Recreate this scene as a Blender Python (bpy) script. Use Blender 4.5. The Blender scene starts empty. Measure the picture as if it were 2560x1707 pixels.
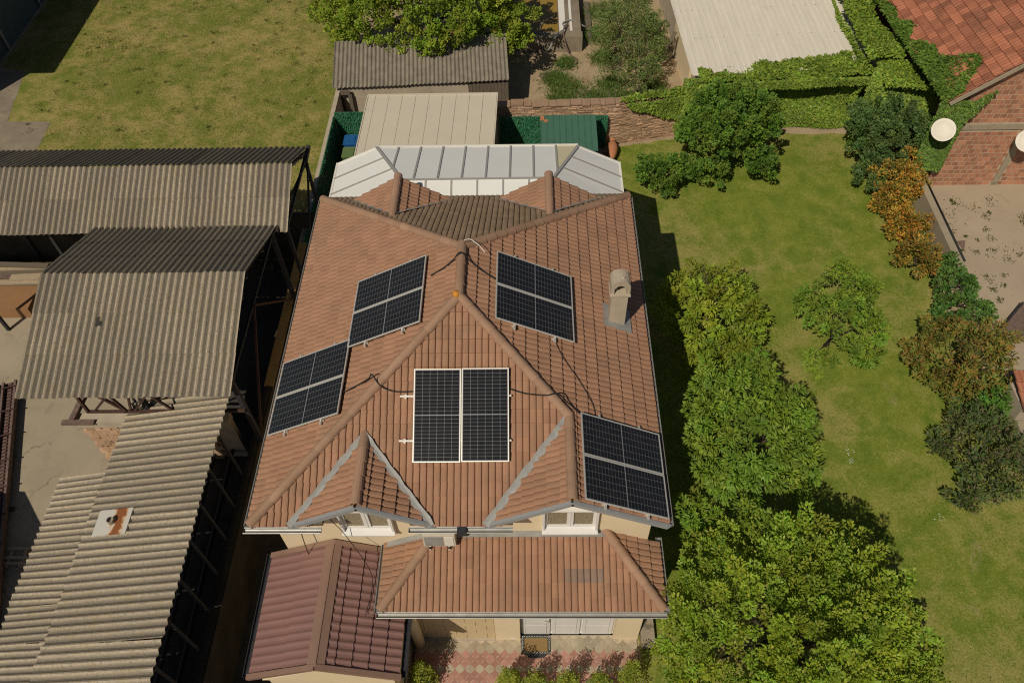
import bpy, math, random
import numpy as np
from mathutils import Matrix, Vector
random.seed(7); rng = np.random.default_rng(7)
SC = bpy.context.scene
COL = SC.collection
R = math.radians

# ---------------------------------------------------------------- camera
def look(pitch, yaw, roll, loc):
    p, y, r = R(pitch), R(yaw), R(roll)
    fwd = Vector((math.sin(y) * math.cos(p), math.cos(y) * math.cos(p), -math.sin(p)))
    right = Vector((math.cos(y), -math.sin(y), 0)); down = fwd.cross(right)
    r2 = right * math.cos(r) + down * math.sin(r); d2 = down * math.cos(r) - right * math.sin(r)
    m = Matrix((( r2.x, -d2.x, -fwd.x, loc[0]), (r2.y, -d2.y, -fwd.y, loc[1]), (r2.z, -d2.z, -fwd.z, loc[2]), (0, 0, 0, 1)))
    return m
CAM = Vector((1.608, -7.56, 21.67))
cd = bpy.data.cameras.new('camera'); cam = bpy.data.objects.new('camera', cd); COL.objects.link(cam)
cd.sensor_fit = 'HORIZONTAL'; cd.sensor_width = 36; cd.lens = 28.125; cd.clip_end = 2000; cd.clip_start = .1
cam.matrix_world = look(51.772, -2.116, 2.129, CAM)
SC.camera = cam

# ---------------------------------------------------------------- sky, sun, exposure
SUN = Vector((-.337, -.556, .760)).normalized()
elev = math.asin(SUN.z); azim = math.atan2(SUN.x, SUN.y)
w = bpy.data.worlds.new('World'); SC.world = w; w.use_nodes = True
nt = w.node_tree; bg = nt.nodes['Background']
sky = nt.nodes.new('ShaderNodeTexSky'); sky.sky_type = 'NISHITA'; sky.sun_disc = False
sky.sun_elevation = elev; sky.sun_rotation = azim % (2 * math.pi); sky.altitude = 100
nt.links.new(sky.outputs[0], bg.inputs[0]); bg.inputs[1].default_value = .05
sl = bpy.data.lights.new('sun', 'SUN'); sun = bpy.data.objects.new('sun', sl); COL.objects.link(sun)
sl.energy = 5.0; sl.angle = R(.5); sl.color = (1, .91, .76)
sun.rotation_euler = (-SUN).to_track_quat('-Z', 'Y').to_euler(); sun.location = (-20, -30, 60)
SC.view_settings.view_transform = 'Standard'; SC.view_settings.look = 'None'
SC.cycles.max_bounces = 6; SC.cycles.diffuse_bounces = 3; SC.cycles.glossy_bounces = 2; SC.cycles.transmission_bounces = 3; SC.cycles.transparent_max_bounces = 4
SC.cycles.filter_width = 1.15; SC.cycles.use_denoising = False
SC.view_settings.gamma = 1; SC.view_settings.exposure = -.66

# ---------------------------------------------------------------- helpers: objects
W = {}
def link(o, parent=None, mat=None):
    COL.objects.link(o)
    if mat is not None: o.matrix_basis = mat
    W[o.name] = o.matrix_basis.copy()
    if parent is not None:
        o.parent = parent; o.matrix_parent_inverse = W[parent.name].inverted()
    return o
def tag(o, label=None, cat=None, group=None, kind=None):
    if label: o['label'] = label
    if cat: o['category'] = cat
    if group: o['group'] = group
    if kind: o['kind'] = kind
    return o
def thing(name, label, cat, loc=(0, 0, 0), group=None):
    o = bpy.data.objects.new(name, None); o.empty_display_size = .2
    link(o, None, Matrix.Translation(loc)); return tag(o, label, cat, group)
def mesh(name, vs, fs, mat, smooth=False, rnd=None):
    m = bpy.data.meshes.new(name); m.from_pydata([tuple(v) for v in vs], [], fs)
    for k in (mat if isinstance(mat, (list, tuple)) else [mat]): m.materials.append(k)
    if smooth: m.polygons.foreach_set('use_smooth', [True] * len(m.polygons))
    if rnd is not None:
        a = m.attributes.new('rnd', 'FLOAT', 'FACE')
        a.data.foreach_set('value', rnd if hasattr(rnd, '__len__') else [rnd] * len(m.polygons))
    m.update(); return m
class MB:
    def __init__(s): s.v = []; s.f = []; s.r = []
    def add(s, vs, fs, r=.5):
        n = len(s.v); s.v += [Vector(v) for v in vs]; s.f += [[n + i for i in f] for f in fs]; s.r += [r] * len(fs); return s
    def box(s, a, b, r=.5, M=None):
        x0, y0, z0 = a; x1, y1, z1 = b
        vs = [Vector(p) for p in ((x0,y0,z0),(x1,y0,z0),(x1,y1,z0),(x0,y1,z0),(x0,y0,z1),(x1,y0,z1),(x1,y1,z1),(x0,y1,z1))]
        if M is not None: vs = [M @ v for v in vs]
        return s.add(vs, [(0,3,2,1),(4,5,6,7),(0,1,5,4),(1,2,6,5),(2,3,7,6),(3,0,4,7)], r)
    def bar(s, p0, p1, w, h=None, up=(0, 0, 1), r=.5):
        p0, p1 = Vector(p0), Vector(p1); h = h or w; d = (p1 - p0).normalized(); u = Vector(up)
        sd = d.cross(u)
        if sd.length < 1e-3: sd = d.cross(Vector((0, 1, 0)))
        sd.normalize(); u = sd.cross(d).normalized()
        vs = [p + sd * a * w / 2 + u * b * h / 2 for p in (p0, p1) for a, b in ((-1,-1),(1,-1),(1,1),(-1,1))]
        return s.add(vs, [(0,1,2,3),(7,6,5,4),(0,4,5,1),(1,5,6,2),(2,6,7,3),(3,7,4,0)], r)
    def tube(s, pts, rad, n=8, cap=True, r=.5):
        pts = [Vector(p) for p in pts]; rr = rad if hasattr(rad, '__len__') else [rad] * len(pts)
        vs = []; prev = None
        for i, p in enumerate(pts):
            d = (pts[min(i + 1, len(pts) - 1)] - pts[max(i - 1, 0)]).normalized()
            a = prev if prev is not None else (Vector((0, 0, 1)) if abs(d.z) < .9 else Vector((1, 0, 0)))
            a = (a - d * a.dot(d)).normalized(); b = d.cross(a); prev = a
            vs += [p + (a * math.cos(2 * math.pi * k / n) + b * math.sin(2 * math.pi * k / n)) * rr[i] for k in range(n)]
        fs = [(i * n + k, i * n + (k + 1) % n, (i + 1) * n + (k + 1) % n, (i + 1) * n + k) for i in range(len(pts) - 1) for k in range(n)]
        if cap: fs += [tuple(range(n))[::-1], tuple((len(pts) - 1) * n + k for k in range(n))]
        return s.add(vs, fs, r)
    def prism(s, poly, z0, z1, r=.5):
        n = len(poly); vs = [(x, y, z0) for x, y in poly] + [(x, y, z1) for x, y in poly]
        return s.add(vs, [tuple(range(n))[::-1], tuple(range(n, 2 * n))] + [(i, (i + 1) % n, n + (i + 1) % n, n + i) for i in range(n)], r)
    def solid(s, poly3, off, r=.5):
        off = Vector(off); n = len(poly3); p = [Vector(q) for q in poly3]
        return s.add(p + [q + off for q in p], [tuple(range(n)), tuple(range(2 * n - 1, n - 1, -1))] + [((i + 1) % n, i, n + i, n + (i + 1) % n) for i in range(n)], r)
    def lathe(s, prof, c, n=16, r=.5, M=None):
        vs = [Vector((a * math.cos(2 * math.pi * k / n), a * math.sin(2 * math.pi * k / n), z)) for a, z in prof for k in range(n)]
        vs = [(M @ v if M is not None else v) + Vector(c) for v in vs]
        fs = [(i * n + k, i * n + (k + 1) % n, (i + 1) * n + (k + 1) % n, (i + 1) * n + k) for i in range(len(prof) - 1) for k in range(n)]
        return s.add(vs, fs, r)
    def build(s, name, mat, parent=None, smooth=False, rnd=False):
        return link(bpy.data.objects.new(name, mesh(name, s.v, s.f, mat, smooth, s.r if rnd else None)), parent)
def inst(name, me, parent, M):
    return link(bpy.data.objects.new(name, me), parent, M)
def frame(O, U, V):
    O, U, V = Vector(O), Vector(U).normalized(), Vector(V).normalized(); N = U.cross(V)
    return Matrix(((U.x, V.x, N.x, O.x), (U.y, V.y, N.y, O.y), (U.z, V.z, N.z, O.z), (0, 0, 0, 1)))
def rot(axis, deg): return Matrix.Rotation(R(deg), 4, axis)
T = Matrix.Translation

# ---------------------------------------------------------------- helpers: materials
def lin(r, g, b):
    f = lambda c: (c / 255 / 12.92) if c <= 10 else ((c / 255 + .055) / 1.055) ** 2.4
    return (f(r), f(g), f(b), 1)
class NT:
    def __init__(s, name):
        s.m = bpy.data.materials.new(name); s.m.use_nodes = True; s.t = s.m.node_tree
        s.b = s.t.nodes['Principled BSDF']; s.pos = s.t.nodes.new('ShaderNodeNewGeometry').outputs['Position']
    def L(s, a, b): s.t.links.new(a, b)
    def noise(s, scale, detail=4, rough=.55, dist=0, stretch=None, src=None):
        n = s.t.nodes.new('ShaderNodeTexNoise'); n.inputs['Scale'].default_value = scale; n.inputs['Detail'].default_value = detail
        n.inputs['Roughness'].default_value = rough; n.inputs['Distortion'].default_value = dist
        src = src or s.pos
        if stretch:
            mp = s.t.nodes.new('ShaderNodeMapping'); mp.inputs['Scale'].default_value = stretch; s.L(src, mp.inputs[0]); src = mp.outputs[0]
        s.L(src, n.inputs['Vector']); return n.outputs['Fac']
    def ramp(s, fac, lo, hi, a=0., b=1.):
        n = s.t.nodes.new('ShaderNodeMapRange'); n.inputs[1].default_value = lo; n.inputs[2].default_value = hi
        n.inputs[3].default_value = a; n.inputs[4].default_value = b; s.L(fac, n.inputs[0]); return n.outputs[0]
    def mix(s, fac, a, b, mode='MIX'):
        n = s.t.nodes.new('ShaderNodeMix'); n.data_type = 'RGBA'; n.blend_type = mode
        for k, v in ((0, fac), (6, a), (7, b)):
            if hasattr(v, 'is_linked'): s.L(v, n.inputs[k])
            elif k == 0: n.inputs[0].default_value = v
            else: n.inputs[k].default_value = v if len(v) == 4 else (*v, 1)
        return n.outputs[2]
    def math(s, op, a, b=0.):
        n = s.t.nodes.new('ShaderNodeMath'); n.operation = op
        for k, v in ((0, a), (1, b)):
            if hasattr(v, 'is_linked'): s.L(v, n.inputs[k])
            else: n.inputs[k].default_value = v
        return n.outputs[0]
    def attr(s, name, out='Fac'):
        n = s.t.nodes.new('ShaderNodeAttribute'); n.attribute_name = name; return n.outputs[out]
    def gray(s, v):
        n = s.t.nodes.new('ShaderNodeCombineColor'); [s.L(v, n.inputs[k]) for k in range(3)]; return n.outputs[0]
    def bump(s, h, strength=.5, dist=.02):
        n = s.t.nodes.new('ShaderNodeBump'); n.inputs['Strength'].default_value = strength; n.inputs['Distance'].default_value = dist
        s.L(h, n.inputs['Height']); s.L(n.outputs[0], s.b.inputs['Normal']); return s
    def out(s, col, rough=.85, spec=.25, metal=0):
        if hasattr(col, 'is_linked'): s.L(col, s.b.inputs['Base Color'])
        else: s.b.inputs['Base Color'].default_value = col if len(col) == 4 else (*col, 1)
        s.b.inputs['Roughness'].default_value = rough; s.b.inputs['Specular IOR Level'].default_value = spec; s.b.inputs['Metallic'].default_value = metal
        return s.m
def simple(name, c, var=.15, scale=6, rough=.8, spec=.25, bump=0, bscale=60, c2=None, metal=0, streak=None, dirt=0):
    n = NT(name); f = n.noise(scale, 6, .6, stretch=streak)
    c2 = c2 or tuple(x * (1 - 2.2 * var) for x in c[:3])
    col = n.mix(n.ramp(f, .3, .7), c2, c)
    fine = n.noise(bscale, 3)
    col = n.mix(1, col, n.gray(n.ramp(fine, .25, .75, 1 - var, 1 + var * .6)), 'MULTIPLY')
    if dirt:
        d = n.ramp(n.noise(1.7, 7, .7, .4), .56, .72); col = n.mix(n.math('MULTIPLY', d, dirt), col, tuple(x * .35 for x in c[:3]))
    if bump: n.bump(fine, bump)
    return n.out(col, rough, spec, metal)

def tile_mat(name, c, c2, pale, moss, dark=.12):
    n = NT(name); r = n.attr('rnd')
    f = n.noise(2.2, 6, .65); fine = n.noise(55, 5, .7)
    col = n.mix(n.ramp(f, .35, .68), c, c2)
    col = n.mix(1, col, n.gray(n.ramp(r, 0, 1, 1 - dark, 1 + dark)), 'MULTIPLY')
    col = n.mix(n.ramp(n.noise(.8, 7, .7, .8), .5, .72, 0, .5), col, moss)
    col = n.mix(n.ramp(n.noise(9, 7, .75), .52, .75, 0, .45), col, pale)
    col = n.mix(n.ramp(n.noise(5, 8, .8, .6), .58, .72, 0, .6), col, moss)
    col = n.mix(1, col, n.gray(n.ramp(fine, .25, .75, .8, 1.15)), 'MULTIPLY')
    col = n.mix(n.ramp(n.noise(38, 2, .5), .735, .77, 0, .5), col, (.55, .5, .42))
    n.bump(fine, .35, .01); return n.out(col, .82, .25)
M = {}
M['tile'] = tile_mat('clay_tile', (.388, .212, .127), (.345, .186, .112), (.385, .24, .152), (.20, .14, .095), .08)
M['tile_back'] = tile_mat('weathered_tile', (.31, .215, .135), (.26, .18, .11), (.33, .25, .16), (.16, .13, .085))
M['tile_dark'] = tile_mat('replacement_tile', (.31, .215, .16), (.27, .18, .13), (.33, .25, .2), (.2, .15, .11))
M['ridge'] = tile_mat('ridge_tile', (.375, .23, .148), (.335, .20, .128), (.375, .255, .168), (.22, .16, .108))
M['orange_tile'] = tile_mat('orange_clay_tile', (.40, .155, .085), (.32, .115, .065), (.38, .19, .12), (.10, .06, .045), .3)
M['brick'] = tile_mat('hollow_clay_block', (.46, .22, .125), (.37, .155, .09), (.46, .27, .17), (.34, .18, .105), .25)
M['stone'] = tile_mat('split_stone', (.50, .33, .21), (.40, .25, .15), (.52, .38, .27), (.22, .15, .1), .25)
M['paver_red'] = tile_mat('red_paver', (.43, .225, .175), (.38, .19, .15), (.42, .27, .21), (.26, .15, .11), .18)
M['paver_grey'] = tile_mat('grey_paver', (.42, .36, .26), (.36, .30, .21), (.42, .37, .29), (.2, .17, .12), .18)
M['mortar'] = simple('mortar', (.58, .47, .34), .15, 4, .9)
M['wall'] = simple('cream_render', (.76, .62, .41), .03, 1.5, .85, bump=.1, bscale=150)
M['wall_tile'] = simple('ochre_facing', (.62, .48, .28), .05, 2, .7)
M['white'] = simple('white_paint', (.78, .74, .66), .03, 2, .45, .4)
M['pvc'] = simple('white_pvc', (.74, .72, .68), .02, 3, .35, .5)
M['curtain'] = simple('curtain', (.46, .46, .38), .1, 10, .9, streak=(12, 1, 1))
M['gutter'] = simple('galvanised_gutter', (.37, .36, .33), .1, 5, .45, .5, metal=.3)
M['flash'] = simple('grey_flashing', (.35, .345, .32), .12, 5, .6, .4, dirt=.5)
M['fascia'] = simple('grey_fascia', (.31, .32, .32), .06, 4, .5, .4, streak=(1, 1, 14))
M['alu'] = simple('aluminium', (.72, .69, .62), .03, 8, .4, .5, metal=.4)
M['sheet_white'] = simple('white_backsheet', (.24, .25, .26), .02, 4, .3, .5)
M['black'] = simple('black_rubber', (.02, .02, .02), .1, 8, .6)
M['dark_steel'] = simple('dark_steel', (.045, .045, .05), .2, 8, .6)
M['rust'] = simple('rusty_steel', (.11, .055, .04), .25, 7, .85, c2=(.055, .032, .026))
M['rust_bar'] = simple('weathered_steel', (.22, .15, .12), .2, 9, .8, c2=(.12, .08, .065))
def concrete_mat():
    n = NT('cracked_concrete'); big = n.noise(.5, 6, .6); fine = n.noise(40, 5, .7)
    col = n.mix(n.ramp(big, .3, .7), (.315, .262, .182), (.40, .335, .235)); col = n.mix(n.ramp(n.noise(1.5, 7, .7, .5), .54, .72, 0, .5), col, (.20, .165, .115))
    col = n.mix(1, col, n.gray(n.ramp(fine, .25, .75, .86, 1.1)), 'MULTIPLY')
    v = n.t.nodes.new('ShaderNodeTexVoronoi'); v.feature = 'DISTANCE_TO_EDGE'; v.inputs['Scale'].default_value = .55
    ad = n.t.nodes.new('ShaderNodeVectorMath'); ad.operation = 'ADD'; nz = n.t.nodes.new('ShaderNodeTexNoise'); nz.inputs['Scale'].default_value = 1.6; nz.inputs['Detail'].default_value = 6
    n.L(n.pos, nz.inputs['Vector']); n.L(nz.outputs['Color'], ad.inputs[0]); n.L(n.pos, ad.inputs[1]); n.L(ad.outputs[0], v.inputs['Vector'])
    cr = n.math('MULTIPLY', n.ramp(v.outputs['Distance'], .004, .016, 1, 0), n.ramp(n.noise(.35, 3), .48, .56))
    col = n.mix(n.math('MULTIPLY', cr, .7), col, (.12, .10, .075)); n.bump(fine, .2); return n.out(col, .9, .2)
M['concrete'] = concrete_mat()
M['concrete_dk'] = simple('stained_concrete', (.30, .245, .175), .15, 1.2, .9, bump=.2, bscale=40, dirt=.5)
M['plaster_old'] = simple('old_plaster', (.50, .42, .31), .1, 2, .9, dirt=.3)
M['wood'] = simple('weathered_wood', (.20, .16, .115), .2, 6, .85, streak=(14, 14, 1))
M['wood_pale'] = simple('pale_wood', (.48, .38, .25), .15, 6, .85, streak=(1, 8, 8))
M['plywood'] = simple('brown_board', (.33, .175, .08), .08, 2, .75)
M['cream_sheet'] = simple('cream_sandwich_panel', (.60, .535, .42), .025, 1.3, .45, .35, dirt=.05)
M['white_roof'] = simple('dirty_white_sheet', (.72, .665, .56), .05, .9, .6, .3, streak=(3, .5, 1), dirt=.16)
M['poly'] = simple('opal_polycarbonate', (.77, .765, .72), .015, 1.2, .25, .5)
M['poly_yellow'] = simple('yellowed_polycarbonate', (.62, .56, .36), .02, 1.2, .3, .5)
M['poly_bar'] = simple('grey_glazing_bar', (.36, .345, .315), .04, 5, .5, .4)
M['green_metal'] = simple('green_metal', (.07, .165, .11), .05, 3, .45, .4)
M['metal_tile'] = simple('red_metal_tile', (.255, .135, .112), .06, 1.2, .5, .35, c2=(.215, .118, .10), dirt=.15)
M['metal_trim'] = simple('brown_metal_trim', (.27, .165, .12), .06, 3, .5, .35)
M['bin_blue'] = simple('blue_plastic', (.02, .11, .30), .05, 6, .45)
M['bin_green'] = simple('olive_plastic', (.13, .19, .07), .05, 6, .45)
M['terracotta'] = simple('terracotta', (.50, .21, .10), .12, 9, .75)
M['mat_brown'] = simple('coir', (.33, .215, .09), .15, 30, .95, bump=.5, bscale=200)
M['mat_black'] = simple('mat_rubber', (.045, .045, .045), .1, 30, .8)
M['ac'] = simple('air_conditioner_white', (.62, .56, .45), .05, 6, .5)
M['dish'] = simple('dish_white', (.76, .70, .58), .04, 4, .5)
M['bark'] = simple('bark', (.11, .085, .06), .25, 12, .95, bump=.6, bscale=50)
M['ochre_plaster'] = simple('ochre_plaster', (.40, .26, .10), .15, 1.5, .9, dirt=.5)
M['orange_foam'] = simple('orange_foam', (.65, .28, .04), .1, 10, .8)
M['cloth'] = simple('bleached_log', (.55, .45, .33), .15, 8, .9)
def corr_mat(name='asbestos_cement', k=1.):
    n = NT(name); r = n.attr('rnd')
    big = n.noise(.9, 6, .65); fine = n.noise(34, 6, .8); mid = n.noise(11, 6, .75)
    col = n.mix(n.ramp(big, .3, .7), (.40, .33, .235), (.50, .405, .28))
    col = n.mix(1, col, n.gray(n.ramp(r, 0, 1, .78, 1.12)), 'MULTIPLY')
    col = n.mix(n.ramp(mid, .45, .7, 0, .55), col, (.15, .135, .11))
    col = n.mix(n.ramp(fine, .48, .62, 0, .8), col, (.55, .48, .37))
    col = n.mix(n.ramp(n.noise(17, 5, .8), .5, .66, 0, .7), col, (.17, .155, .13))
    col = n.mix(n.ramp(n.noise(60, 3, .6), .52, .68, 0, .6), col, (.10, .095, .08))
    col = n.mix(n.ramp(n.noise(2.6, 7, .75, .5), .52, .70, 0, .6), col, (.36, .27, .12))
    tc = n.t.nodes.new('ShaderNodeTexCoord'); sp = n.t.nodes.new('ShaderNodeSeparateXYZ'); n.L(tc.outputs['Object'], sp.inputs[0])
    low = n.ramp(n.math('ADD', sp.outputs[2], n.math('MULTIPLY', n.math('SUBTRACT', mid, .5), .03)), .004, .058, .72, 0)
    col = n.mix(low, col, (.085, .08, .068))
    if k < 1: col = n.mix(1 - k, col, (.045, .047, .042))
    n.bump(fine, .5, .012); return n.out(col, .92, .15)
M['corr'] = corr_mat(); M['corr_north'] = corr_mat('dark_north_sheet', .6)  # second copy mixed towards dark grey for the back slopes
def grass_mat(name, g1, g2, dry, bare, drylo, dryhi, bl, bh):
    n = NT(name)
    big = n.noise(.22, 5, .6, .3); mid = n.noise(1.3, 6, .7, .4); fine = n.noise(16, 6, .8, .3, (1, 1, 1)); vf = n.noise(70, 3, .7)
    col = n.mix(n.ramp(mid, .35, .65), g1, g2)
    d = n.math('ADD', n.math('MULTIPLY', big, .55), n.math('MULTIPLY', mid, .45))
    d = n.math('ADD', d, n.math('MULTIPLY', n.math('SUBTRACT', fine, .5), .35))
    col = n.mix(n.ramp(d, drylo, dryhi, 0, .9), col, dry)
    col = n.mix(n.ramp(n.noise(.9, 8, .75, .8), bl, bh, 0, .8), col, bare)
    col = n.mix(1, col, n.gray(n.ramp(fine, .3, .72, .72, 1.35)), 'MULTIPLY')
    col = n.mix(1, col, n.gray(n.ramp(vf, .25, .75, .75, 1.2)), 'MULTIPLY')
    h = n.math('ADD', fine, n.math('MULTIPLY', vf, .5)); n.bump(h, .6, .03); return n.out(col, .95, .08)
M['field'] = grass_mat('dry_meadow', (.145, .175, .030), (.205, .205, .048), (.37, .285, .105), (.36, .265, .125), .46, .60, .56, .70)
M['lawn'] = grass_mat('lawn', (.125, .178, .022), (.225, .250, .040), (.31, .27, .09), (.34, .28, .13), .48, .63, .60, .74)
M['soil'] = grass_mat('dry_soil', (.34, .255, .155), (.40, .30, .185), (.44, .34, .22), (.24, .17, .10), .4, .7, .5, .7)
M['yard_soil'] = simple('dusty_concrete', (.43, .345, .24), .07, .5, .9, bump=.15, bscale=25, dirt=.3)
def water_mat():
    n = NT('pond_water'); col = n.mix(n.ramp(n.noise(.8, 6, .6), .3, .7), (.27, .17, .03), (.33, .22, .05)); return n.out(col, .25, .3)
M['water'] = water_mat()
def leaf_mat(name='leaf'):
    n = NT(name); c = n.attr('col', 'Color'); n.L(c, n.b.inputs['Base Color']); n.b.inputs['Roughness'].default_value = .55
    n.b.inputs['Specular IOR Level'].default_value = .25
    tr = n.t.nodes.new('ShaderNodeBsdfTranslucent'); mx = n.t.nodes.new('ShaderNodeMixShader'); mx.inputs[0].default_value = .28
    n.L(n.mix(1, c, (1.2, 1.25, .5), 'MULTIPLY'), tr.inputs[0]); n.L(n.b.outputs[0], mx.inputs[1]); n.L(tr.outputs[0], mx.inputs[2])
    n.L(mx.outputs[0], n.t.nodes['Material Output'].inputs[0]); return n.m
M['leaf'] = leaf_mat()
def cell_mat():
    n = NT('solar_cell'); x = n.noise(3, 2); col = n.mix(n.ramp(x, .3, .7), (.013, .013, .014), (.018, .018, .019)); return n.out(col, .16, .4)
M['cell'] = cell_mat()
M['shade_plaster'] = simple('shade_dark_plaster', (.06, .05, .035), .25, 1.5, .9, dirt=.5)  # plaster colour darkened to deepen the shade around the sheds
M['shade_floor'] = simple('shade_dark_paving', (.07, .065, .055), .2, 2, .9)  # floor colour darkened to deepen shade in the passage and under the sheds
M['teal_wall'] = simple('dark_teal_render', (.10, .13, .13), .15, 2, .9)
M['glass'] = simple('window_glass', (.10, .11, .10), .05, 2, .06, .6)
# ================================================================ the setting
def sheet(name, poly, z, mat, jitter=0, kind='structure', label=None):
    pts = []
    n = len(poly)
    for i in range(n):
        a, b = Vector(poly[i]), Vector(poly[(i + 1) % n]); k = max(1, int((b - a).length / .35)) if jitter else 1
        for j in range(k):
            q = a.lerp(b, j / k); s = jitter if 0 < j else 0
            pts.append((q.x + random.uniform(-s, s), q.y + random.uniform(-s, s), z))
    o = link(bpy.data.objects.new(name, mesh(name, pts, [tuple(range(len(pts)))], mat)))
    return tag(o, label, None, None, kind)
sheet('ground', [(-250, -250), (250, -250), (250, 250), (-250, 250)], 0, M['soil'])
sheet('meadow', [(-21.8, 12.5), (-6.6, 12.5), (-6.75, 22.5), (-6.9, 40), (-3, 70), (-60, 90), (-60, 40), (-22.6, 26.2), (-21.85, 22.25), (-19.85, 22.2), (-19.7, 16)], .012, M['field'], .05)
sheet('lawn', [(4.5, -6), (17.5, -6), (17.2, 3), (15.9, 6), (16.2, 12.4), (16.9, 16), (15.3, 20.6), (9.3, 20.75), (7.4, 20.35), (5.0, 19.8), (4.5, 19.9), (4.2, 12)], .012, M['lawn'], .06)
sheet('concrete_yard', [(-40, -30), (-6.45, -30), (-6.45, 12.6), (-19, 12.6), (-40, 12.6)], .008, M['concrete'])
sheet('concrete_path', [(-40, 12.5), (-19.9, 12.5), (-19.7, 20), (-19.85, 22.25), (-21.85, 22.3), (-22.6, 26.3), (-40, 27)], .016, M['concrete_dk'], .03)
sheet('side_passage', [(-6.2, -20), (-4.0, -20), (-4.0, 16), (-6.2, 16)], .006, M['shade_floor'])  # ground colour kept dark to stand in for the passage shade
sheet('neighbour_yard', [(17.0, 3), (17.25, 12), (17.3, 17.4), (40, 17.0), (40, -10), (17.6, -10)], .018, M['yard_soil'])
sheet('back_terrace', [(-6.3, 9), (4.6, 9), (4.9, 19.9), (-6.3, 19.9)], .016, M['concrete_dk'])

# ================================================================ tiles
TW, TE, TL = .30, .315, .37
PF = [0, .045, .11, .28, .5, .72, .89, .955, 1.0]; PH = [-.016, .016, .031, .039, .041, .039, .031, .016, -.016]
PU = [TW / 2 * f for f in PF] + [TW / 2 * (1 + f) for f in PF[1:]]; PZ = PH + PH[1:]
LIFT = .055
def tile_geo():
    n = len(PU); vs = [(u, -.005, z + LIFT) for u, z in zip(PU, PZ)] + [(u, TL, z + .002) for u, z in zip(PU, PZ)] + [(u, -.005, z * .4 - .01) for u, z in zip(PU, PZ)]
    fs = [(i, i + 1, n + i + 1, n + i) for i in range(n - 1)] + [(i + 1, i, 2 * n + i, 2 * n + i + 1) for i in range(n - 1)]
    return vs, fs
TV, TF = tile_geo()
TILE = {k: [mesh('tile', TV, TF, M[k], False, v) for v in (0, .2, .35, .5, .65, .8, 1)] for k in ('tile', 'tile_back', 'tile_dark', 'orange_tile')}
def inside(p, poly, e=1e-6):
    return all((b[0] - a[0]) * (p[1] - a[1]) - (b[1] - a[1]) * (p[0] - a[0]) >= -e for a, b in zip(poly, poly[1:] + poly[:1]))
def clip(f, poly):
    for a, b in zip(poly, poly[1:] + poly[:1]):
        d = [(b[0] - a[0]) * (p[1] - a[1]) - (b[1] - a[1]) * (p[0] - a[0]) for p in f]; o = []
        for i, p in enumerate(f):
            j = (i + 1) % len(f)
            if d[i] >= 0: o.append(p)
            if (d[i] >= 0) != (d[j] >= 0):
                t = d[i] / (d[i] - d[j]); o.append(tuple(x + (y - x) * t for x, y in zip(p, f[j])))
        f = o
        if len(f) < 3: return None
    return f
def lay(F, polys, full, cut, key='tile', skip=None, u0=0, hidden=None, special=None):
    for poly in polys:
        us = [p[0] for p in poly]; vs = [p[1] for p in poly]
        r = 0; v = -.03
        while v < max(vs):
            k = math.floor((min(us) - u0) / TW); u = u0 + k * TW
            while u < max(us):
                cs = [(u + .004, max(v, 0) + .003), (u + TW - .004, max(v, 0) + .003), (u + TW - .004, v + TE - .003), (u + .004, v + TE - .003)]
                c = (u + TW / 2, v + TE / 2); wp = F @ Vector((c[0], c[1], 0))
                if not (skip and skip(wp)):
                    ins = [inside(q, poly) for q in cs]
                    kk = special(wp) if special else None
                    if all(ins): full.append((F @ T((u, v, random.uniform(0, .004))) @ rot('Z', random.uniform(-.3, .3)), kk or key, wp, bool(hidden and hidden(wp))))
                    else:
                        out = []
                        big = [(p[0] + (-.03 if p[1] < .01 else 0) * 0, p[1] if p[1] > .01 else -.05) for p in poly]
                        for fc in TF:
                            q = clip([(TV[i][0] + u, TV[i][1] + v, TV[i][2]) for i in fc], big)
                            if q: out.append(q)
                        if out: cut.append((out, F, key))
                u += TW
            v += TE; r += 1
def place_tiles(full, cut, parent, n_obj, restname):
    full = sorted(full, key=lambda t: (t[3], (t[2] - CAM).length))
    for m, k, _, _ in full[:n_obj]: inst('tile', random.choice(TILE[k]), parent, m)
    mats = {}
    for m, k, _, _ in full[n_obj:]:
        mb = mats.setdefault(k, MB()); mb.add([m @ Vector(v) for v in TV], TF, random.random())
    for out, F, k in cut:
        mb = mats.setdefault(k, MB()); r = random.random()
        for q in out: mb.add([F @ Vector(p) for p in q], [tuple(range(len(q)))], r)
    if not mats: return
    keys = list(mats); mb = MB(); mi = []
    for i, k in enumerate(keys): mb.add(mats[k].v, mats[k].f); mb.r[-len(mats[k].f):] = mats[k].r; mi += [i] * len(mats[k].f)
    o = mb.build(restname, [M[k] for k in keys], parent, rnd=True); o.data.polygons.foreach_set('material_index', mi)
    o['kind'] = 'stuff'
def ridge_mesh(rv, mat, ra=.125, rb=.105, L=.42):
    n = 9; vs = []
    for x, r in ((0, ra), (L, rb), (0, ra - .02)):
        for k in range(n):
            a = R(-100 + 200 * k / (n - 1)); vs.append((x, math.sin(a) * r, math.cos(a) * r - .03))
    fs = [(i, n + i, n + i + 1, i + 1) for i in range(n - 1)] + [(i, i + 1, 2 * n + i + 1, 2 * n + i) for i in range(n - 1)]
    return mesh('ridge_tile', vs, fs, mat, False, rv)
RIDGE = [ridge_mesh(v, M['ridge']) for v in (.1, .35, .6, .85)]
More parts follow.
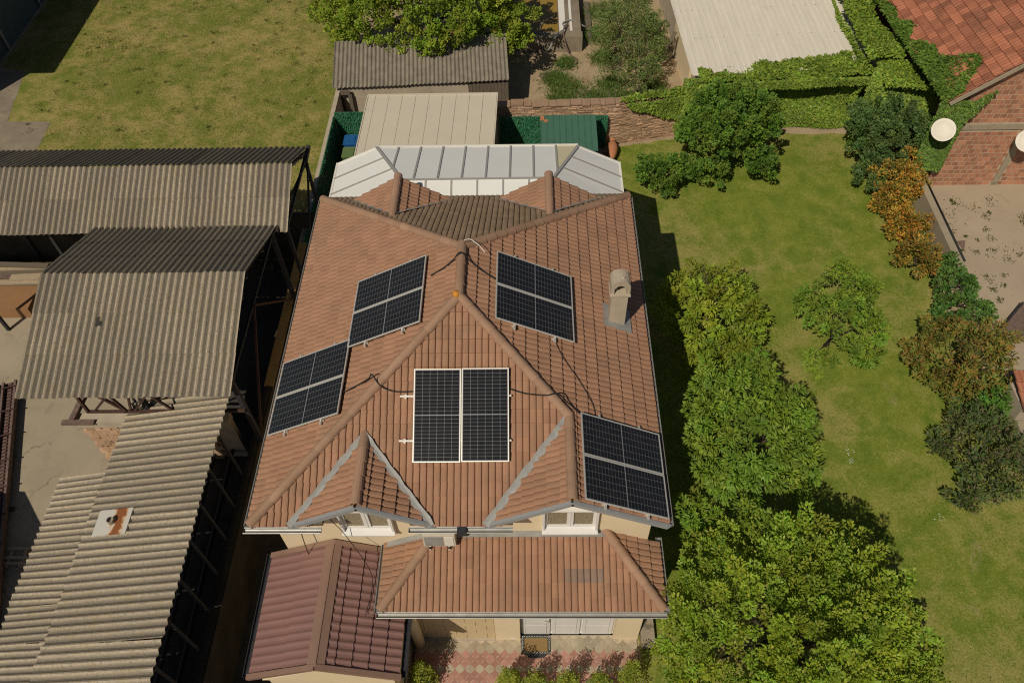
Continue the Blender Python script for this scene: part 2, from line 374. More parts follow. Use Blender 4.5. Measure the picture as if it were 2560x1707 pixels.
def ridge(p0, p1, parent, step=.36, meshes=None, lift=.07):
    p0, p1 = Vector(p0), Vector(p1); d = (p1 - p0); L = d.length; d.normalize(); n = max(1, round(L / step)); st = L / n
    sd = Vector((0, 0, 1)).cross(d).normalized(); up = d.cross(sd)
    for i in range(n):
        o = p0 + d * (i * st) + up * lift
        m = Matrix(((d.x, sd.x, up.x, o.x), (d.y, sd.y, up.y, o.y), (d.z, sd.z, up.z, o.z), (0, 0, 0, 1)))
        inst('ridge_tile', random.choice(meshes or RIDGE), parent, m @ T((0, 0, i % 2 * .002)) @ rot('Y', -1.2 + random.uniform(-.4, .4)) @ Matrix.Diagonal((st / .36, 1, 1, 1)))
def gutter(p0, p1, parent, r=.066, drop=0, mat='gutter', cap=True):
    p0, p1 = Vector(p0), Vector(p1); d = (p1 - p0).normalized(); sd = d.cross(Vector((0, 0, 1))).normalized(); n = 9
    mb = MB(); ring = []
    for p in (p0, p1):
        for rr in (r, r - .008):
            ring += [p + sd * math.cos(R(180 + 180 * k / (n - 1))) * rr + Vector((0, 0, math.sin(R(180 + 180 * k / (n - 1))) * rr)) for k in range(n)]
    fs = [(k, k + 1, 2 * n + k + 1, 2 * n + k) for k in range(n - 1)] + [(n + k + 1, n + k, 3 * n + k, 3 * n + k + 1) for k in range(n - 1)]
    fs += [(0, 2 * n, 3 * n, n), (n - 1, 2 * n - 1, 4 * n - 1, 3 * n - 1)]
    mb.add(ring, fs)
    if cap: mb.add([ring[k] for k in range(n)], [tuple(range(n))]); mb.add([ring[2 * n + k] for k in range(n)], [tuple(range(n))])
    mb.tube([p0 + sd * r, p1 + sd * r], .011, 6); mb.tube([p0 - sd * r, p1 - sd * r], .011, 6)
    return mb.build('gutter', M[mat], parent)

# ================================================================ the house
E = 5.7; HW = 4.5; DY = 10.4; YF, YB = 4.5, 6.05; H = 2.31
house = thing('house', 'cream two storey house with brown tiled hip roof carrying solar panels', 'house', (0, 5, 0))
mb = MB(); mb.box((-4.35, .52, 0), (4.35, 9.95, E - .12)); mb.build('wall', M['wall'], house)
# gable walls over the front and back eaves
def gable_wall(xl, xr, xp, zp, y0, y1):
    mb = MB(); mb.solid([(xl, y0, E - .13), (xr, y0, E - .13), (xp, y0, zp)], (0, y1 - y0, 0)); mb.build('gable_wall', M['wall'], house)
gable_wall(-3.45, -.7, -2.05, 6.42, .523, 1.2); gable_wall(.85, 4.2, 2.45, 6.6, .523, 1.4)
gable_wall(-3.55, -.75, -2.13, 6.45, 9.2, 9.953); gable_wall(.75, 3.55, 2.17, 6.45, 9.2, 9.953)
# main roof deck: hip planes, open below the two front gables
rf = MB(); zb = E - .06; yk = .55; zk = E - .06 + .49 * (H / YF)
c = [(-HW + .06, .06, zb), (HW - .06, .06, zb), (HW - .06, DY - .06, zb), (-HW + .06, DY - .06, zb), (0, YF, E + H - .05), (0, YB, E + H - .05)]
k0 = (-HW + .06 + .5, yk, zk); k1 = (HW - .06 - .5, yk, zk)
rf.add(c + [k0, k1], [(6, 7, 4), (1, 2, 5, 4, 7), (2, 3, 5), (3, 0, 6, 4, 5)])
for x0, x1 in ((-HW + .06, -2.95), (-1.05, 1.2)):
    rf.add([(x0, .06, zb), (x1, .06, zb), (x1, yk, zk), (x0 if x0 > -2 else k0[0], yk, zk), (x0, .06, zb - .1), (x1, .06, zb - .1), (x1, yk, zb - .1), (x0, yk, zb - .1)], [(0, 1, 2, 3), (4, 5, 1, 0), (5, 6, 2, 1), (7, 6, 5, 4), (4, 0, 3, 7)])
roof = rf.build('roof', M['wood'], house)
full, cut = [], []
nf = math.hypot(YF, H); FR = frame((-HW, 0, E), (1, 0, 0), (0, YF, H))
GL = dict(x=-2.05, z=.87, hl=1.55, hr=1.5, y0=-.02); GR = dict(x=2.45, hl=1.81)
GR['z'] = (HW - GR['x']) * H / HW
tf = H / YF
def under_gable(p):
    y = p.y
    yl = GL['z'] / tf; yr = GR['z'] / tf
    a = 1 - y / yl
    if a > 0 and GL['x'] - GL['hl'] * a + .18 < p.x < GL['x'] + GL['hr'] * a - .18: return True
    a = 1 - y / yr
    return a > 0 and p.x > GR['x'] - GR['hl'] * a + .2
def under_panel(p):
    x, y, z = p
    if z < 5.5: return False
    if -.9 < x < 1.07 and 1.3 < y < 3.0: return True
    s = 1.118 * (4.63 - abs(x))
    return (x < -1 and ((4.1 < y < 5.95 and 2.35 < s < 4.15) or (2.25 < y < 4.1 and .35 < s < 2.15))) or (x > 1 and ((4.2 < y < 6.0 and 2.45 < s < 4.25) or (.15 < y < 2.0 and .3 < s < 2.1)))
lay(FR, [[(0, 0), (2 * HW, 0), (HW, nf)]], full, cut, skip=under_gable, u0=.08, hidden=under_panel)
ns = math.hypot(HW, H)
LF = frame((-HW, DY, E), (0, -1, 0), (HW, 0, H))
lay(LF, [[(0, 0), (DY, 0), (DY - YF, ns), (DY - YB, ns)]], full, cut, u0=.03, hidden=under_panel)
RG = frame((HW, 0, E), (0, 1, 0), (-HW, 0, H))
vg = ns * (HW - GR['x']) / HW; yg = GR['z'] / tf
lay(RG, [[(0, 0), (DY, 0), (YB, ns), (YF, ns)]], full, cut, hidden=under_panel)
lay(RG, [[(0, 0), (yg, vg), (0, vg)]], full, cut, hidden=under_panel)
nb = math.hypot(DY - YB, H); BK = frame((HW, DY, E), (-1, 0, 0), (0, -(DY - YB), H))
lay(BK, [[(0, 0), (2 * HW, 0), (HW, nb)]], full, cut, 'tile_back', skip=lambda p: abs(abs(p.x) - 2.15) < 1.3 * (1 - (DY - p.y) / 1.8))
# front and back gable slopes
def gable_tiles(xp, zp, xl, y0, y1, side, key='tile'):
    # slope between eave x=xl and ridge xp, from the face y0 to where the ridge dies into the main slope at y1
    hw = abs(xp - xl); L = math.hypot(hw, zp); sgn = 1 if y1 > y0 else -1
    if side < 0: F = frame((xl, max(y0, y1), E), (0, -1, 0), (hw, 0, zp)); fu = lambda y: max(y0, y1) - y
    else: F = frame((xl, min(y0, y1), E), (0, 1, 0), (-hw, 0, zp)); fu = lambda y: y - min(y0, y1)
    a, b, d = (fu(y0), 0), (fu(y0), L), (fu(y1), L)
    poly = [a, b, d]
    if (b[0] - a[0]) * (d[1] - a[1]) - (b[1] - a[1]) * (d[0] - a[0]) < 0: poly = [a, d, b]
    lay(F, [poly], full, cut, key)
    mbd = MB(); mbd.add([F @ Vector((p[0], p[1], -.015)) for p in poly], [(0, 1, 2)]); mbd.build('gable_deck', M['wood'], house)
yl = GL['z'] / tf; yr = GR['z'] / tf
gable_tiles(GL['x'], GL['z'], GL['x'] - GL['hl'], -.02, yl, -1); gable_tiles(GL['x'], GL['z'], GL['x'] + GL['hr'], -.02, yl, 1)
gable_tiles(GR['x'], GR['z'], GR['x'] - GR['hl'], -.02, yr, -1)
tb = H / (DY - YB); zg = .95; yb = DY - zg / tb
for xg in (-2.13, 2.17):
    gable_tiles(xg, zg, xg - 1.6, 10.25, yb, -1); gable_tiles(xg, zg, xg + 1.6, 10.25, yb, 1)
# porch roof
PE = 3.58; PX0, PX1, PY0, PYW, PT = -1.87, 4.58, -1.1, .52, 4.2; PA, PB = -.62, 3.33
pr = MB(); q = [(PX0 + .05, PY0 + .05, PE - .05), (PX1 - .05, PY0 + .05, PE - .05), (PX1 - .05, PYW, PE - .05), (PX0 + .05, PYW, PE - .05), (PA, PYW, PT - .05), (PB, PYW, PT - .05)]
pr.add(q + [(x, y, z - .1) for x, y, z in q[:4]], [(0, 1, 5, 4), (1, 2, 5), (3, 0, 4), (2, 3, 4, 5), (6, 9, 8, 7), (0, 6, 7, 1), (1, 7, 8, 2), (2, 8, 9, 3), (3, 9, 6, 0)])
porch = pr.build('porch_roof', M['wood'], house)
pfull, pcut = [], []
npf = math.hypot(PYW - PY0, PT - PE)
PFr = frame((PX0, PY0, PE), (1, 0, 0), (0, PYW - PY0, PT - PE))
lay(PFr, [[(0, 0), (PX1 - PX0, 0), (PB - PX0, npf), (PA - PX0, npf)]], pfull, pcut, u0=.02, special=lambda p: 'tile_dark' if 2.25 < p.x < 3.2 and -.62 < p.y < -.33 else None)
lw = PX1 - PB; ls = math.hypot(lw, PT - PE); lay(frame((PX1, PY0, PE), (0, 1, 0), (-lw, 0, PT - PE)), [[(0, 0), (PYW - PY0, 0), (PYW - PY0, ls)]], pfull, pcut)
lw = PA - PX0; ls = math.hypot(lw, PT - PE); lay(frame((PX0, PYW, PE), (0, -1, 0), (lw, 0, PT - PE)), [[(0, 0), (PYW - PY0, 0), (0, ls)]], pfull, pcut)
n_p = min(len(pfull), 140)
place_tiles(pfull, pcut, porch, n_p, 'porch_tiles')
place_tiles(full, cut, roof, 300 - n_p, 'roof_tiles')
ridge((PX0, PY0, PE), (PA, PYW, PT), porch); ridge((PX1, PY0, PE), (PB, PYW, PT), porch)
hr = E + H
ridge((-HW, 0, E), (0, YF, hr), roof); ridge((GR['x'], yr, E + GR['z']), (0, YF, hr), roof)
ridge((HW, DY, E), (0, YB, hr), roof); ridge((-HW, DY, E), (0, YB, hr), roof)
ridge((0, YF - .05, hr), (0, YB + .05, hr), roof, lift=.09)
ridge((GL['x'], 0, E + GL['z']), (GL['x'], yl, E + GL['z']), roof); ridge((GR['x'], 0, E + GR['z']), (GR['x'], yr, E + GR['z']), roof)
for xg in (-2.13, 2.17): ridge((xg, 10.3, E + zg), (xg, yb - .05, E + zg), roof)
mb = MB(); mb.lathe([(0, .07), (.07, .05), (.1, -.02), (.06, -.05)], (-.06, YF - .02, hr + .13), 9); tag(mb.build('foam_patch', M['orange_foam'], roof, True), 'orange foam blob at the ridge end')
# valley flashings
def flashing(p0, p1, w, n, parent=house, seg=14):
    p0, p1, n = Vector(p0), Vector(p1), Vector(n).normalized(); d = (p1 - p0).normalized(); s = d.cross(n); mb = MB(); vs = []
    for i in range(seg + 1):
        p = p0.lerp(p1, i / seg) + n * .125; j = .012 * math.sin(i * 2.1) + random.uniform(-.01, .01)
        vs += [p - s * (w * .5 + j), p + n * (-.02), p + s * (w * .5 + random.uniform(-.012, .012))]
    for i in range(seg): mb.add([], []); 
    fs = [(3 * i + k, 3 * i + k + 1, 3 * i + k + 4, 3 * i + k + 3) for i in range(seg) for k in (0, 1)]
    mb.add(vs, fs); o = mb.build('flashing', M['flash'], parent); return o
fN = Vector((0, -tf, 1))
flashing((GL['x'] - GL['hl'] - .02, -.02, E + .01), (GL['x'], yl + .03, E + GL['z'] + .02), .14, fN); flashing((GL['x'], yl + .03, E + GL['z'] + .02), (GL['x'] + GL['hr'] + .02, -.02, E + .01), .14, fN)
flashing((GR['x'] - GR['hl'] - .02, -.02, E + .01), (GR['x'] - .02, yr + .02, E + GR['z']), .16, fN)
bN = Vector((0, tb, 1))
for xg in (-2.13, 2.17):
    flashing((xg, yb, E + zg), (xg - 1.6, 10.2, E + .05), .2, bN); flashing((xg + 1.6, 10.2, E + .05), (xg, yb, E + zg), .2, bN)
# rake boards on the front gables
def rake(pts):
    mb = MB()
    for a, b in zip(pts, pts[1:]):
        mb.bar(Vector(a) + Vector((0, -.03, -.02)), Vector(b) + Vector((0, -.03, -.02)), .05, .17, (0, 0, 1)); mb.bar(Vector(a) + Vector((0, -.065, .045)), Vector(b) + Vector((0, -.065, .045)), .03, .035); mb.bar(Vector(a) + Vector((0, .04, -.115)), Vector(b) + Vector((0, .04, -.115)), .1, .02)
    mb.build('rake_board', M['fascia'], house)
rake([(GL['x'] - GL['hl'] - .05, 0, E - .02), (GL['x'], 0, E + GL['z'] + .01), (GL['x'] + GL['hr'] + .08, 0, E - .02)])
rake([(GR['x'] - GR['hl'] - .05, 0, E - .02), (GR['x'], 0, E + GR['z'] + .01), (HW + .06, 0, E - .05)])
mb = MB(); mb.solid([(-.1, .1, E - .18), (0, .1, 0), (0, 0, 0)], (0, 0, 0)) if 0 else None
# soffits and gutters
for a, b in (((-HW + .05, .08), (-2.96, .53)), ((-1.04, .08), (1.19, .53)), ((-HW + .05, .53), (-4.34, DY - .08)), ((4.34, .1), (HW - .05, DY - .08)), ((-4.34, 9.94), (4.34, DY - .08))):
    mb = MB(); mb.box((*a, E - .2), (*b, E - .165)); mb.build('soffit', M['plaster_old'], house)
gutter((-4.58, .0, E - .03), (-4.58, DY + .02, E - .03), house); gutter((4.58, DY + .02, E - .03), (4.58, -.02, E - .03), house)
gutter((-4.64, -.1, E - .05), (-2.95, -.1, E - .05), house); gutter((-1.05, -.1, E - .05), (1.2, -.1, E - .05), house)
gutter((4.55, DY + .1, E - .04), (-4.55, DY + .1, E - .04), house)
gutter((PX0 - .08, PY0 - .1, PE - .04), (PX1 + .08, PY0 - .1, PE - .04), house); gutter((PX1 + .075, PY0 - .05, PE - .03), (PX1 + .075, PYW + .15, PE - .03), house); gutter((PX0 - .075, PYW - .02, PE - .03), (PX0 - .075, PY0 - .05, PE - .03), house)
mb = MB(); mb.box((PX0 + .02, PY0 - .005, PE - .16), (PX1 - .02, PY0 + .04, PE - .02)); mb.build('fascia', M['dark_steel'], house)
mb = MB(); mb.tube([(.1, -.1, E - .1), (.1, .3, E - .35), (.1, .42, E - .6), (.1, .42, PT + .1)], .045, 8); mb.box((-.0, -.19, E - .16), (.2, -.01, E - .02)); mb.build('downpipe', M['dark_steel'], house)
mb = MB(); mb.bar((PA - .1, PYW - .07, PT + .06), (PB + .1, PYW - .07, PT + .06), .16, .03); mb.bar((PX0 + .02, PYW - .07, PE + .11), (PA - .1, PYW - .07, PT + .08), .14, .03); mb.build('flashing', M['flash'], house)
# windows in the gables
def window(x0, x1, z0, z1, y, n=2):
    wn = MB(); wn.box((x0, y + .05, z0), (x1, y + .07, z1)); wo = wn.build('window', M['curtain'], house)
    fr = MB(); t = .065
    fr.box((x0, y + .0, z0), (x1, y + .06, z0 + t)); fr.box((x0, y, z1 - t), (x1, y + .06, z1)); fr.box((x0, y + .001, z0 + t), (x0 + t, y + .06, z1 - t)); fr.box((x1 - t, y + .001, z0 + t), (x1, y + .06, z1 - t))
    xm = (x0 + x1) / 2; fr.box((xm - .075, y - .01, z0 + t), (xm + .075, y + .06, z1 - t)); fr.box((xm - .012, y - .02, z0 + t), (xm + .012, y - .01, z1 - t))
    fr.build('frame', M['pvc'], wo)
    for a, b in ((x0 + t, xm - .075), (xm + .075, x1 - t)):
        p = MB(); p.box((a, y + .03, z0 + t), (b, y + .036, z1 - t)); p.build('pane', PANE, wo)
    s = MB(); s.add([(x0 - .06, y - .16, z0 - .06), (x1 + .06, y - .16, z0 - .06), (x1 + .06, y + .02, z0 + .0), (x0 - .06, y + .02, z0 + .0), (x0 - .06, y - .16, z0 - .1), (x1 + .06, y - .16, z0 - .1), (x1 + .06, y + .02, z0 - .1), (x0 - .06, y + .02, z0 - .1)], [(0, 1, 2, 3), (4, 5, 1, 0), (5, 6, 2, 1), (7, 4, 0, 3)]); s.build('sill', M['pvc'], wo)
    rv = MB(); rv.box((x0 - .05, y - .09, z0 - .02), (x0, y + .08, z1 + .04)); rv.box((x1, y - .09, z0 - .02), (x1 + .05, y + .08, z1 + .04)); rv.box((x0, y - .09, z1), (x1, y + .08, z1 + .04)); rv.build('reveal', M['pvc'], wo)
pn = NT('pane_glass'); tb_ = pn.t.nodes.new('ShaderNodeBsdfTransparent'); mx = pn.t.nodes.new('ShaderNodeMixShader'); mx.inputs[0].default_value = .22
pn.out((.05, .06, .06), .05, .6); pn.L(tb_.outputs[0], mx.inputs[1]); pn.L(pn.b.outputs[0], mx.inputs[2]); pn.L(mx.outputs[0], pn.t.nodes['Material Output'].inputs[0]); PANE = pn.m
window(-2.72, -1.62, 4.5, 5.45, .49); window(1.9, 3.06, 4.55, 5.45, .49)
# ground floor front: facing wall, pillars, doors
mb = MB(); mb.box((.63, -.62, 0), (1.28, .52, PE - .15)); mb.build('pillar', M['wall'], house)
mb = MB(); mb.box((3.74, -.6, 0), (4.38, .52, PE - .15)); mb.build('pillar', M['wall'], house)
rw = MB(); rw.box((-1.75, -.5, 0), (.63, .52, PE - .16)); rwo = rw.build('recess_wall', M['mortar'], house)
z = .06; row = 0
while z < PE - .3:
    x = -1.74 - (.27 if row % 2 else 0)
    while x < .62:
        a, b = max(x, -1.74), min(x + .535, .62)
        if b - a > .05: t = MB(); t.box((a, -.575, z), (b - .006, -.495, z + .294)); t.build('facing_slab', M['wall_tile'], rwo)
        x += .54
    z += .3; row += 1
mb = MB(); mb.box((-1.75, -.64, .01), (.62, -.56, .055)); mb.build('plinth', M['plaster_old'], house)
mb = MB(); mb.tube([(-1.4, -.72, 0), (-1.4, -.72, PE - .1)], .15, 20); mb.build('column', M['wall'], house, True)
db = MB(); db.box((1.28, -.42, 0), (3.74, -.2, PE - .15)); dbo = db.build('door_surround', M['pvc'], house)
for k, (a, b) in enumerate(((1.33, 2.06), (2.12, 2.84), (2.91, 3.69))):
    d = MB(); d.box((a, -.47, .03), (b, -.42, 2.9)); do = d.build('door', M['pvc'], house)
    for z0, z1 in ((.12, .72), (.76, 1.36), (1.4, 2.0), (2.04, 2.8)):
        p = MB(); p.box((a + .09, -.482, z0), (b - .09, -.469, z1)); p.build('panel', M['pvc'], do)
        p = MB(); p.box((a + .08, -.4715, z0 - .012), (b - .08, -.468, z1 + .012)); p.build('groove', M['flash'], do)
    if k == 0: h = MB(); h.box((b - .06, -.52, 1.0), (b - .03, -.46, 1.22)); h.bar((b - .05, -.53, 1.1), (b - .17, -.53, 1.1), .02); h.build('handle', M['alu'], do)
mb = MB(); mb.box((1.28, -.5, 0), (3.74, -.42, .03)); mb.build('threshold', M['pvc'], house)
mb = MB(); mb.box((1.0, -.626, .1), (1.16, -.618, .19)); mb.build('vent', M['white'], house)
# chimney
ch = MB(); cx, cy = 3.77, 5.38
ch.box((cx - .2, cy - .19, 5.95), (cx + .2, cy + .19, 7.2)); cho = ch.build('chimney', M['plaster_old'], house)
cp = MB(); cp.box((cx - .25, cy - .23, 7.2), (cx + .25, cy + .23, 7.25))
for sx in (-1, 1): cp.box((cx + sx * .19 - .045, cy - .19, 7.25), (cx + sx * .19 + .045, cy + .2, 7.5))
for k in range(9):
    a0, a1 = R(180 * k / 9), R(180 * (k + 1) / 9)
    p = [(cx - .235 * math.cos(a), cy - .2, 7.5 + .21 * math.sin(a)) for a in (a0, a1)] + [(cx - .115 * math.cos(a), cy - .2, 7.46 + .1 * math.sin(a)) for a in (a1, a0)]
    cp.solid(p, (0, .42, 0))
cp.box((cx - .145, cy + .16, 7.25), (cx + .145, cy + .2, 7.6)); cp.lathe([(.001, .05), (.04, .03), (.05, 0)], (cx + .05, cy - .06, 7.7), 10)
cp.build('cap', M['plaster_old'], cho)
cf = MB(); cf.solid([(cx - .36, cy - .36, 6.27), (cx + .38, cy - .36, 5.92), (cx + .38, cy + .34, 5.92), (cx - .36, cy + .34, 6.27)], (0, 0, .09)); cf.build('flashing', M['flash'], cho)
# bird droppings and lichen on the porch tiles
# ================================================================ solar panels, rails, cables
PWD, PLN = 1.04, 2.05
def panel_meshes():
    fr = MB(); t, h = .022, .035
    fr.box((0, 0, 0), (PWD, t, h)); fr.box((0, PLN - t, 0), (PWD, PLN, h)); fr.box((0, t, 0), (t, PLN - t, h)); fr.box((PWD - t, t, 0), (PWD, PLN - t, h))
    bs = MB(); bs.box((t, t, .008), (PWD - t, PLN - t, .0275))
    ce = MB(); m = .034; gx, gy, gm = .0055, .0042, .022
    cw = (PWD - 2 * m - 5 * gx) / 6; chh = (PLN - 2 * m - gm - 22 * gy) / 24
    for i in range(6):
        for j in range(24):
            u = m + i * (cw + gx); v = m + j * (chh + gy) + (gm - gy if j > 11 else 0)
            ce.add([(u, v, .0288), (u + cw, v, .0288), (u + cw, v + chh, .0288), (u, v + chh, .0288)], [(0, 1, 2, 3)])
    return mesh('frame', fr.v, fr.f, M['alu']), mesh('backsheet', bs.v, bs.f, M['sheet_white']), mesh('cells', ce.v, ce.f, M['cell'])
pfm, pbm, pcm = panel_meshes()
def panel(F, u, v, label):
    m = F @ T((u, v, .165)) @ rot('Z', random.uniform(-.15, .15)); root = inst('solar_panel', pfm, None, m)
    tag(root, label, 'solar panel', 'solar panels on the house roof')
    inst('backsheet', pbm, root, m); inst('cells', pcm, root, m)
def rail(F, u0, u1, v, label, mat='alu', hooks=2):
    m = MB(); m.box((u0, v - .02, .12), (u1, v + .02, .164), M=F)
    for k in range(hooks + 1):
        uu = u0 + .12 + (u1 - u0 - .24) * k / hooks; m.box((uu - .02, v - .05, .03), (uu + .02, v + .05, .12), M=F)
    tag(m.build('mounting_rail', M[mat]), label, 'rail', 'rails under the solar panels')
for F, u, v, nm, a, b, ra, rb in ((LF, DY - 6.08, 2.1, 'upper left', 'rear', 'front', .1, .12), (LF, DY - 4.22, .1, 'lower left', 'rear', 'front', .1, .12), (RG, 4.05, 2.18, 'upper right', 'front', 'rear', .14, .1), (RG, .02, .06, 'lower right', 'front', 'rear', .1, .1)):
    panel(F, u, v, f'{a} black solar panel of the {nm} pair on the roof'); panel(F, u + PWD + .02, v, f'{b} black solar panel of the {nm} pair on the roof')
    rail(F, u - ra, u + 2.1 + rb, v + .5, f'aluminium rail under the eave side of the {nm} solar panels'); rail(F, u - ra, u + 2.1 + rb, v + 1.55, f'aluminium rail under the ridge side of the {nm} solar panels')
panel(FR, HW - .97, 1.32, 'left of the two solar panels on the front roof triangle'); panel(FR, HW + .09, 1.33, 'right of the two solar panels on the front roof triangle')
rail(FR, HW - 1.28, HW + 1.18, 1.32 + .47, 'lower white rail sticking out left of the front solar panels', 'white'); rail(FR, HW - 1.28, HW + 1.18, 1.32 + 1.45, 'upper white rail sticking out left of the front solar panels', 'white')
def cable(pts, label, rad=.016, mat='black', cat='cable', name='power_cable'):
    P = [Vector(p) + Vector((0, 0, .045 if name == 'power_cable' else 0)) for p in pts]; out = []
    for i in range(len(P) - 1):
        a, b = P[i], P[i + 1]; p0 = P[max(i - 1, 0)]; p3 = P[min(i + 2, len(P) - 1)]
        for k in range(6):
            t = k / 6; out.append(.5 * ((2 * a) + (b - p0) * t + (2 * p0 - 5 * a + 4 * b - p3) * t * t + (3 * a - p0 - 3 * b + p3) * t ** 3))
    out.append(P[-1]); m = MB(); m.tube(out, rad, 6); return tag(m.build(name, M[mat], None, True), label, cat)
zl = lambda x: E + (HW - abs(x)) * H / HW
cable([(-.75, 5.42, zl(.75) + .07), (-.45, 5.5, zl(.45) + .075), (-.2, 5.62, zl(.2) + .1), (0, 5.66, hr + .215), (.2, 5.6, zl(.2) + .1), (.45, 5.45, zl(.45) + .075), (.82, 5.3, zl(.82) + .07)], 'black cable crossing the ridge between the upper solar pairs')
zf = lambda y: E + y * tf
cable([(-2.75, 2.72, zl(2.75) + .07), (-2.4, 2.78, zl(2.4) + .08), (-2.02, 2.85, zl(2.0) + .12), (-1.9, 2.78, zf(2.78) + .23), (-1.72, 2.62, zf(2.62) + .1), (-1.4, 2.52, zf(2.52) + .07), (-.95, 2.52, zf(2.52) + .07)], 'black cable crossing the left hip towards the front solar panels')
cable([(1.13, 2.56, zf(2.56) + .08), (1.5, 2.46, zf(2.46) + .075), (1.95, 2.4, zf(2.4) + .12), (2.2, 2.38, zf(2.38) + .22), (2.45, 2.3, zl(2.45) + .12), (2.75, 2.1, zl(2.75) + .08)], 'black cable crossing the right hip towards the lower right solar panels')
cable([(2.15, 4.1, zl(2.15) + .07), (2.35, 3.6, zl(2.35) + .07), (2.75, 3.0, zl(2.75) + .07), (3.0, 2.5, zl(3.0) + .07), (3.05, 2.15, zl(3.05) + .07)], 'thin dark cable running down the right roof slope between solar pairs', .008)
cable([(.05, 6.05, hr + .21), (.2, 6.1, hr + .2), (.4, 6.0, hr + .1), (.55, 5.85, hr + .0)], 'short pale wire lying at the rear end of the ridge', .01, 'white')
# air conditioner on the wall above the porch
ac = thing('air_conditioner', 'beige air conditioner unit hung on the wall above the porch roof', 'air conditioner', (-.5, .3, 4.3))
m = MB(); m.box((-.88, .14, 4.28), (-.14, .46, 4.82)); m.build('casing', M['ac'], ac)
m = MB(); m.box((-.84, .128, 4.32), (-.42, .142, 4.78)); m.build('grille', M['flash'], ac)
m = MB(); m.box((-.38, .13, 4.34), (-.18, .141, 4.76)); m.build('side_panel', M['white'], ac)
for xx in (-.75, -.3): m = MB(); m.box((xx - .02, .1, 4.22), (xx + .02, .52, 4.26)); m.box((xx - .02, .1, 4.16), (xx + .02, .13, 4.26)); m.build('bracket', M['white'], ac)
cable([(-3.6, .48, 5.5), (-3.68, .3, 4.6), (-3.75, .25, 3.35)], 'dark wire hanging from the eave to the garage roof', .012)
cable([(-3.1, .48, 5.5), (-2.9, .4, 5.0), (-2.6, .2, 4.5), (-2.15, -.3, 3.55), (-2.2, -1.2, 3.5)], 'thin wire running from the eave down onto the garage roof', .009)
# ================================================================ garage with metal tile roof
gar = thing('garage', 'narrow garage with wine red metal tile roof beside the porch', 'garage', (-3.1, -1, 0))
GY0, GY1 = -2.42, .48
m = MB(); m.box((-4.5, GY0 + .12, 0), (-1.6, GY1, 3.05)); m.solid([(-4.5, GY0 + .121, 3.05), (-1.6, GY0 + .121, 3.05), (-3.1, GY0 + .121, 3.7)], (0, .2, 0)); m.build('wall', M['wall'], gar)
def metal_tile(F, u0, u1, L, parent, st=.37, amp=.022):
    pit = .19; nu = max(2, round((u1 - u0) / pit)) * 6; vs = []; rows = []; v = 0
    while v < L - .01:
        rows += [(v, .036), (min(v + st, L), 0.0)]; v += st
    for vv, zz in rows:
        for i in range(nu + 1):
            u = u0 + (u1 - u0) * i / nu; ph = (u - u0) / pit * 2 * math.pi
            s = max(-.35, math.cos(ph)); vs.append((u, vv + .012 * math.cos(ph), amp * s + zz))
    n = nu + 1; fs = [(r * n + i, r * n + i + 1, (r + 1) * n + i + 1, (r + 1) * n + i) for r in range(len(rows) - 1) for i in range(nu)]
    o = link(bpy.data.objects.new('roof_sheet', mesh('roof_sheet', [F @ Vector(v) for v in vs], fs, M['metal_tile'], False)), parent); return o
gl = frame((-4.75, GY1, 3.1), (0, -1, 0), (1.65, 0, .75)); gr = frame((-1.38, GY0, 3.1), (0, 1, 0), (-1.72, 0, .75))
Lg = math.hypot(1.65, .75); Lr = math.hypot(1.72, .75); gw = GY1 - GY0
for k in range(3): metal_tile(gl, gw * k / 3, gw * (k + 1) / 3, Lg, gar, .92, .013); metal_tile(gr, gw * k / 3, gw * (k + 1) / 3, Lr, gar)
m = MB(); m.bar((-3.2, GY0 - .02, 3.855), (-3.2, GY1, 3.855), .2, .02, (-.4, 0, 1)); m.bar((-3.0, GY0 - .02, 3.855), (-3.0, GY1, 3.855), .2, .02, (.4, 0, 1)); m.bar((-3.1, GY0 - .02, 3.9), (-3.1, GY1, 3.9), .05, .03); m.build('ridge_cap', M['metal_trim'], gar)
for y in (GY0 - .02, GY1 - .06):
    m = MB()
    for a, b in (((-4.78, 3.1), (-3.1, 3.86)), ((-3.1, 3.86), (-1.34, 3.1))): m.bar((a[0], y, a[1] + .01), (b[0], y, b[1] + .01), .12, .1)
    m.build('verge_trim', M['metal_trim'], gar)
m = MB(); m.solid([(-4.5, GY0 - .02, 2.9), (-1.62, GY0 - .02, 2.9), (-3.1, GY0 - .02, 3.62)], (0, .1, 0)); m.build('gable_board', M['wall'], gar)
g = gutter((-4.84, GY0, 3.08), (-4.84, GY1, 3.08), gar, .065, mat='dark_steel'); g = gutter((-1.28, GY1 - 1.2, 3.06), (-1.28, GY0, 3.06), gar, .065, mat='dark_steel')
# iron fence beside the patio
fe = thing('iron_fence', 'dark iron railing with vertical bars between garage and patio', 'fence', (-1.5, -1.3, 0))
for y in np.arange(-2.6, -.7, .11): m = MB(); m.bar((-1.5, y, .05), (-1.5, y, 1.5), .018); m.build('bar', M['dark_steel'], fe)
for z in (.2, 1.4): m = MB(); m.bar((-1.5, -2.62, z), (-1.5, -.7, z), .03); m.build('rail', M['dark_steel'], fe)
for y in (-2.62, -.68): m = MB(); m.bar((-1.5, y, 0), (-1.5, y, 1.65), .06); m.build('post', M['wood_pale'], fe)
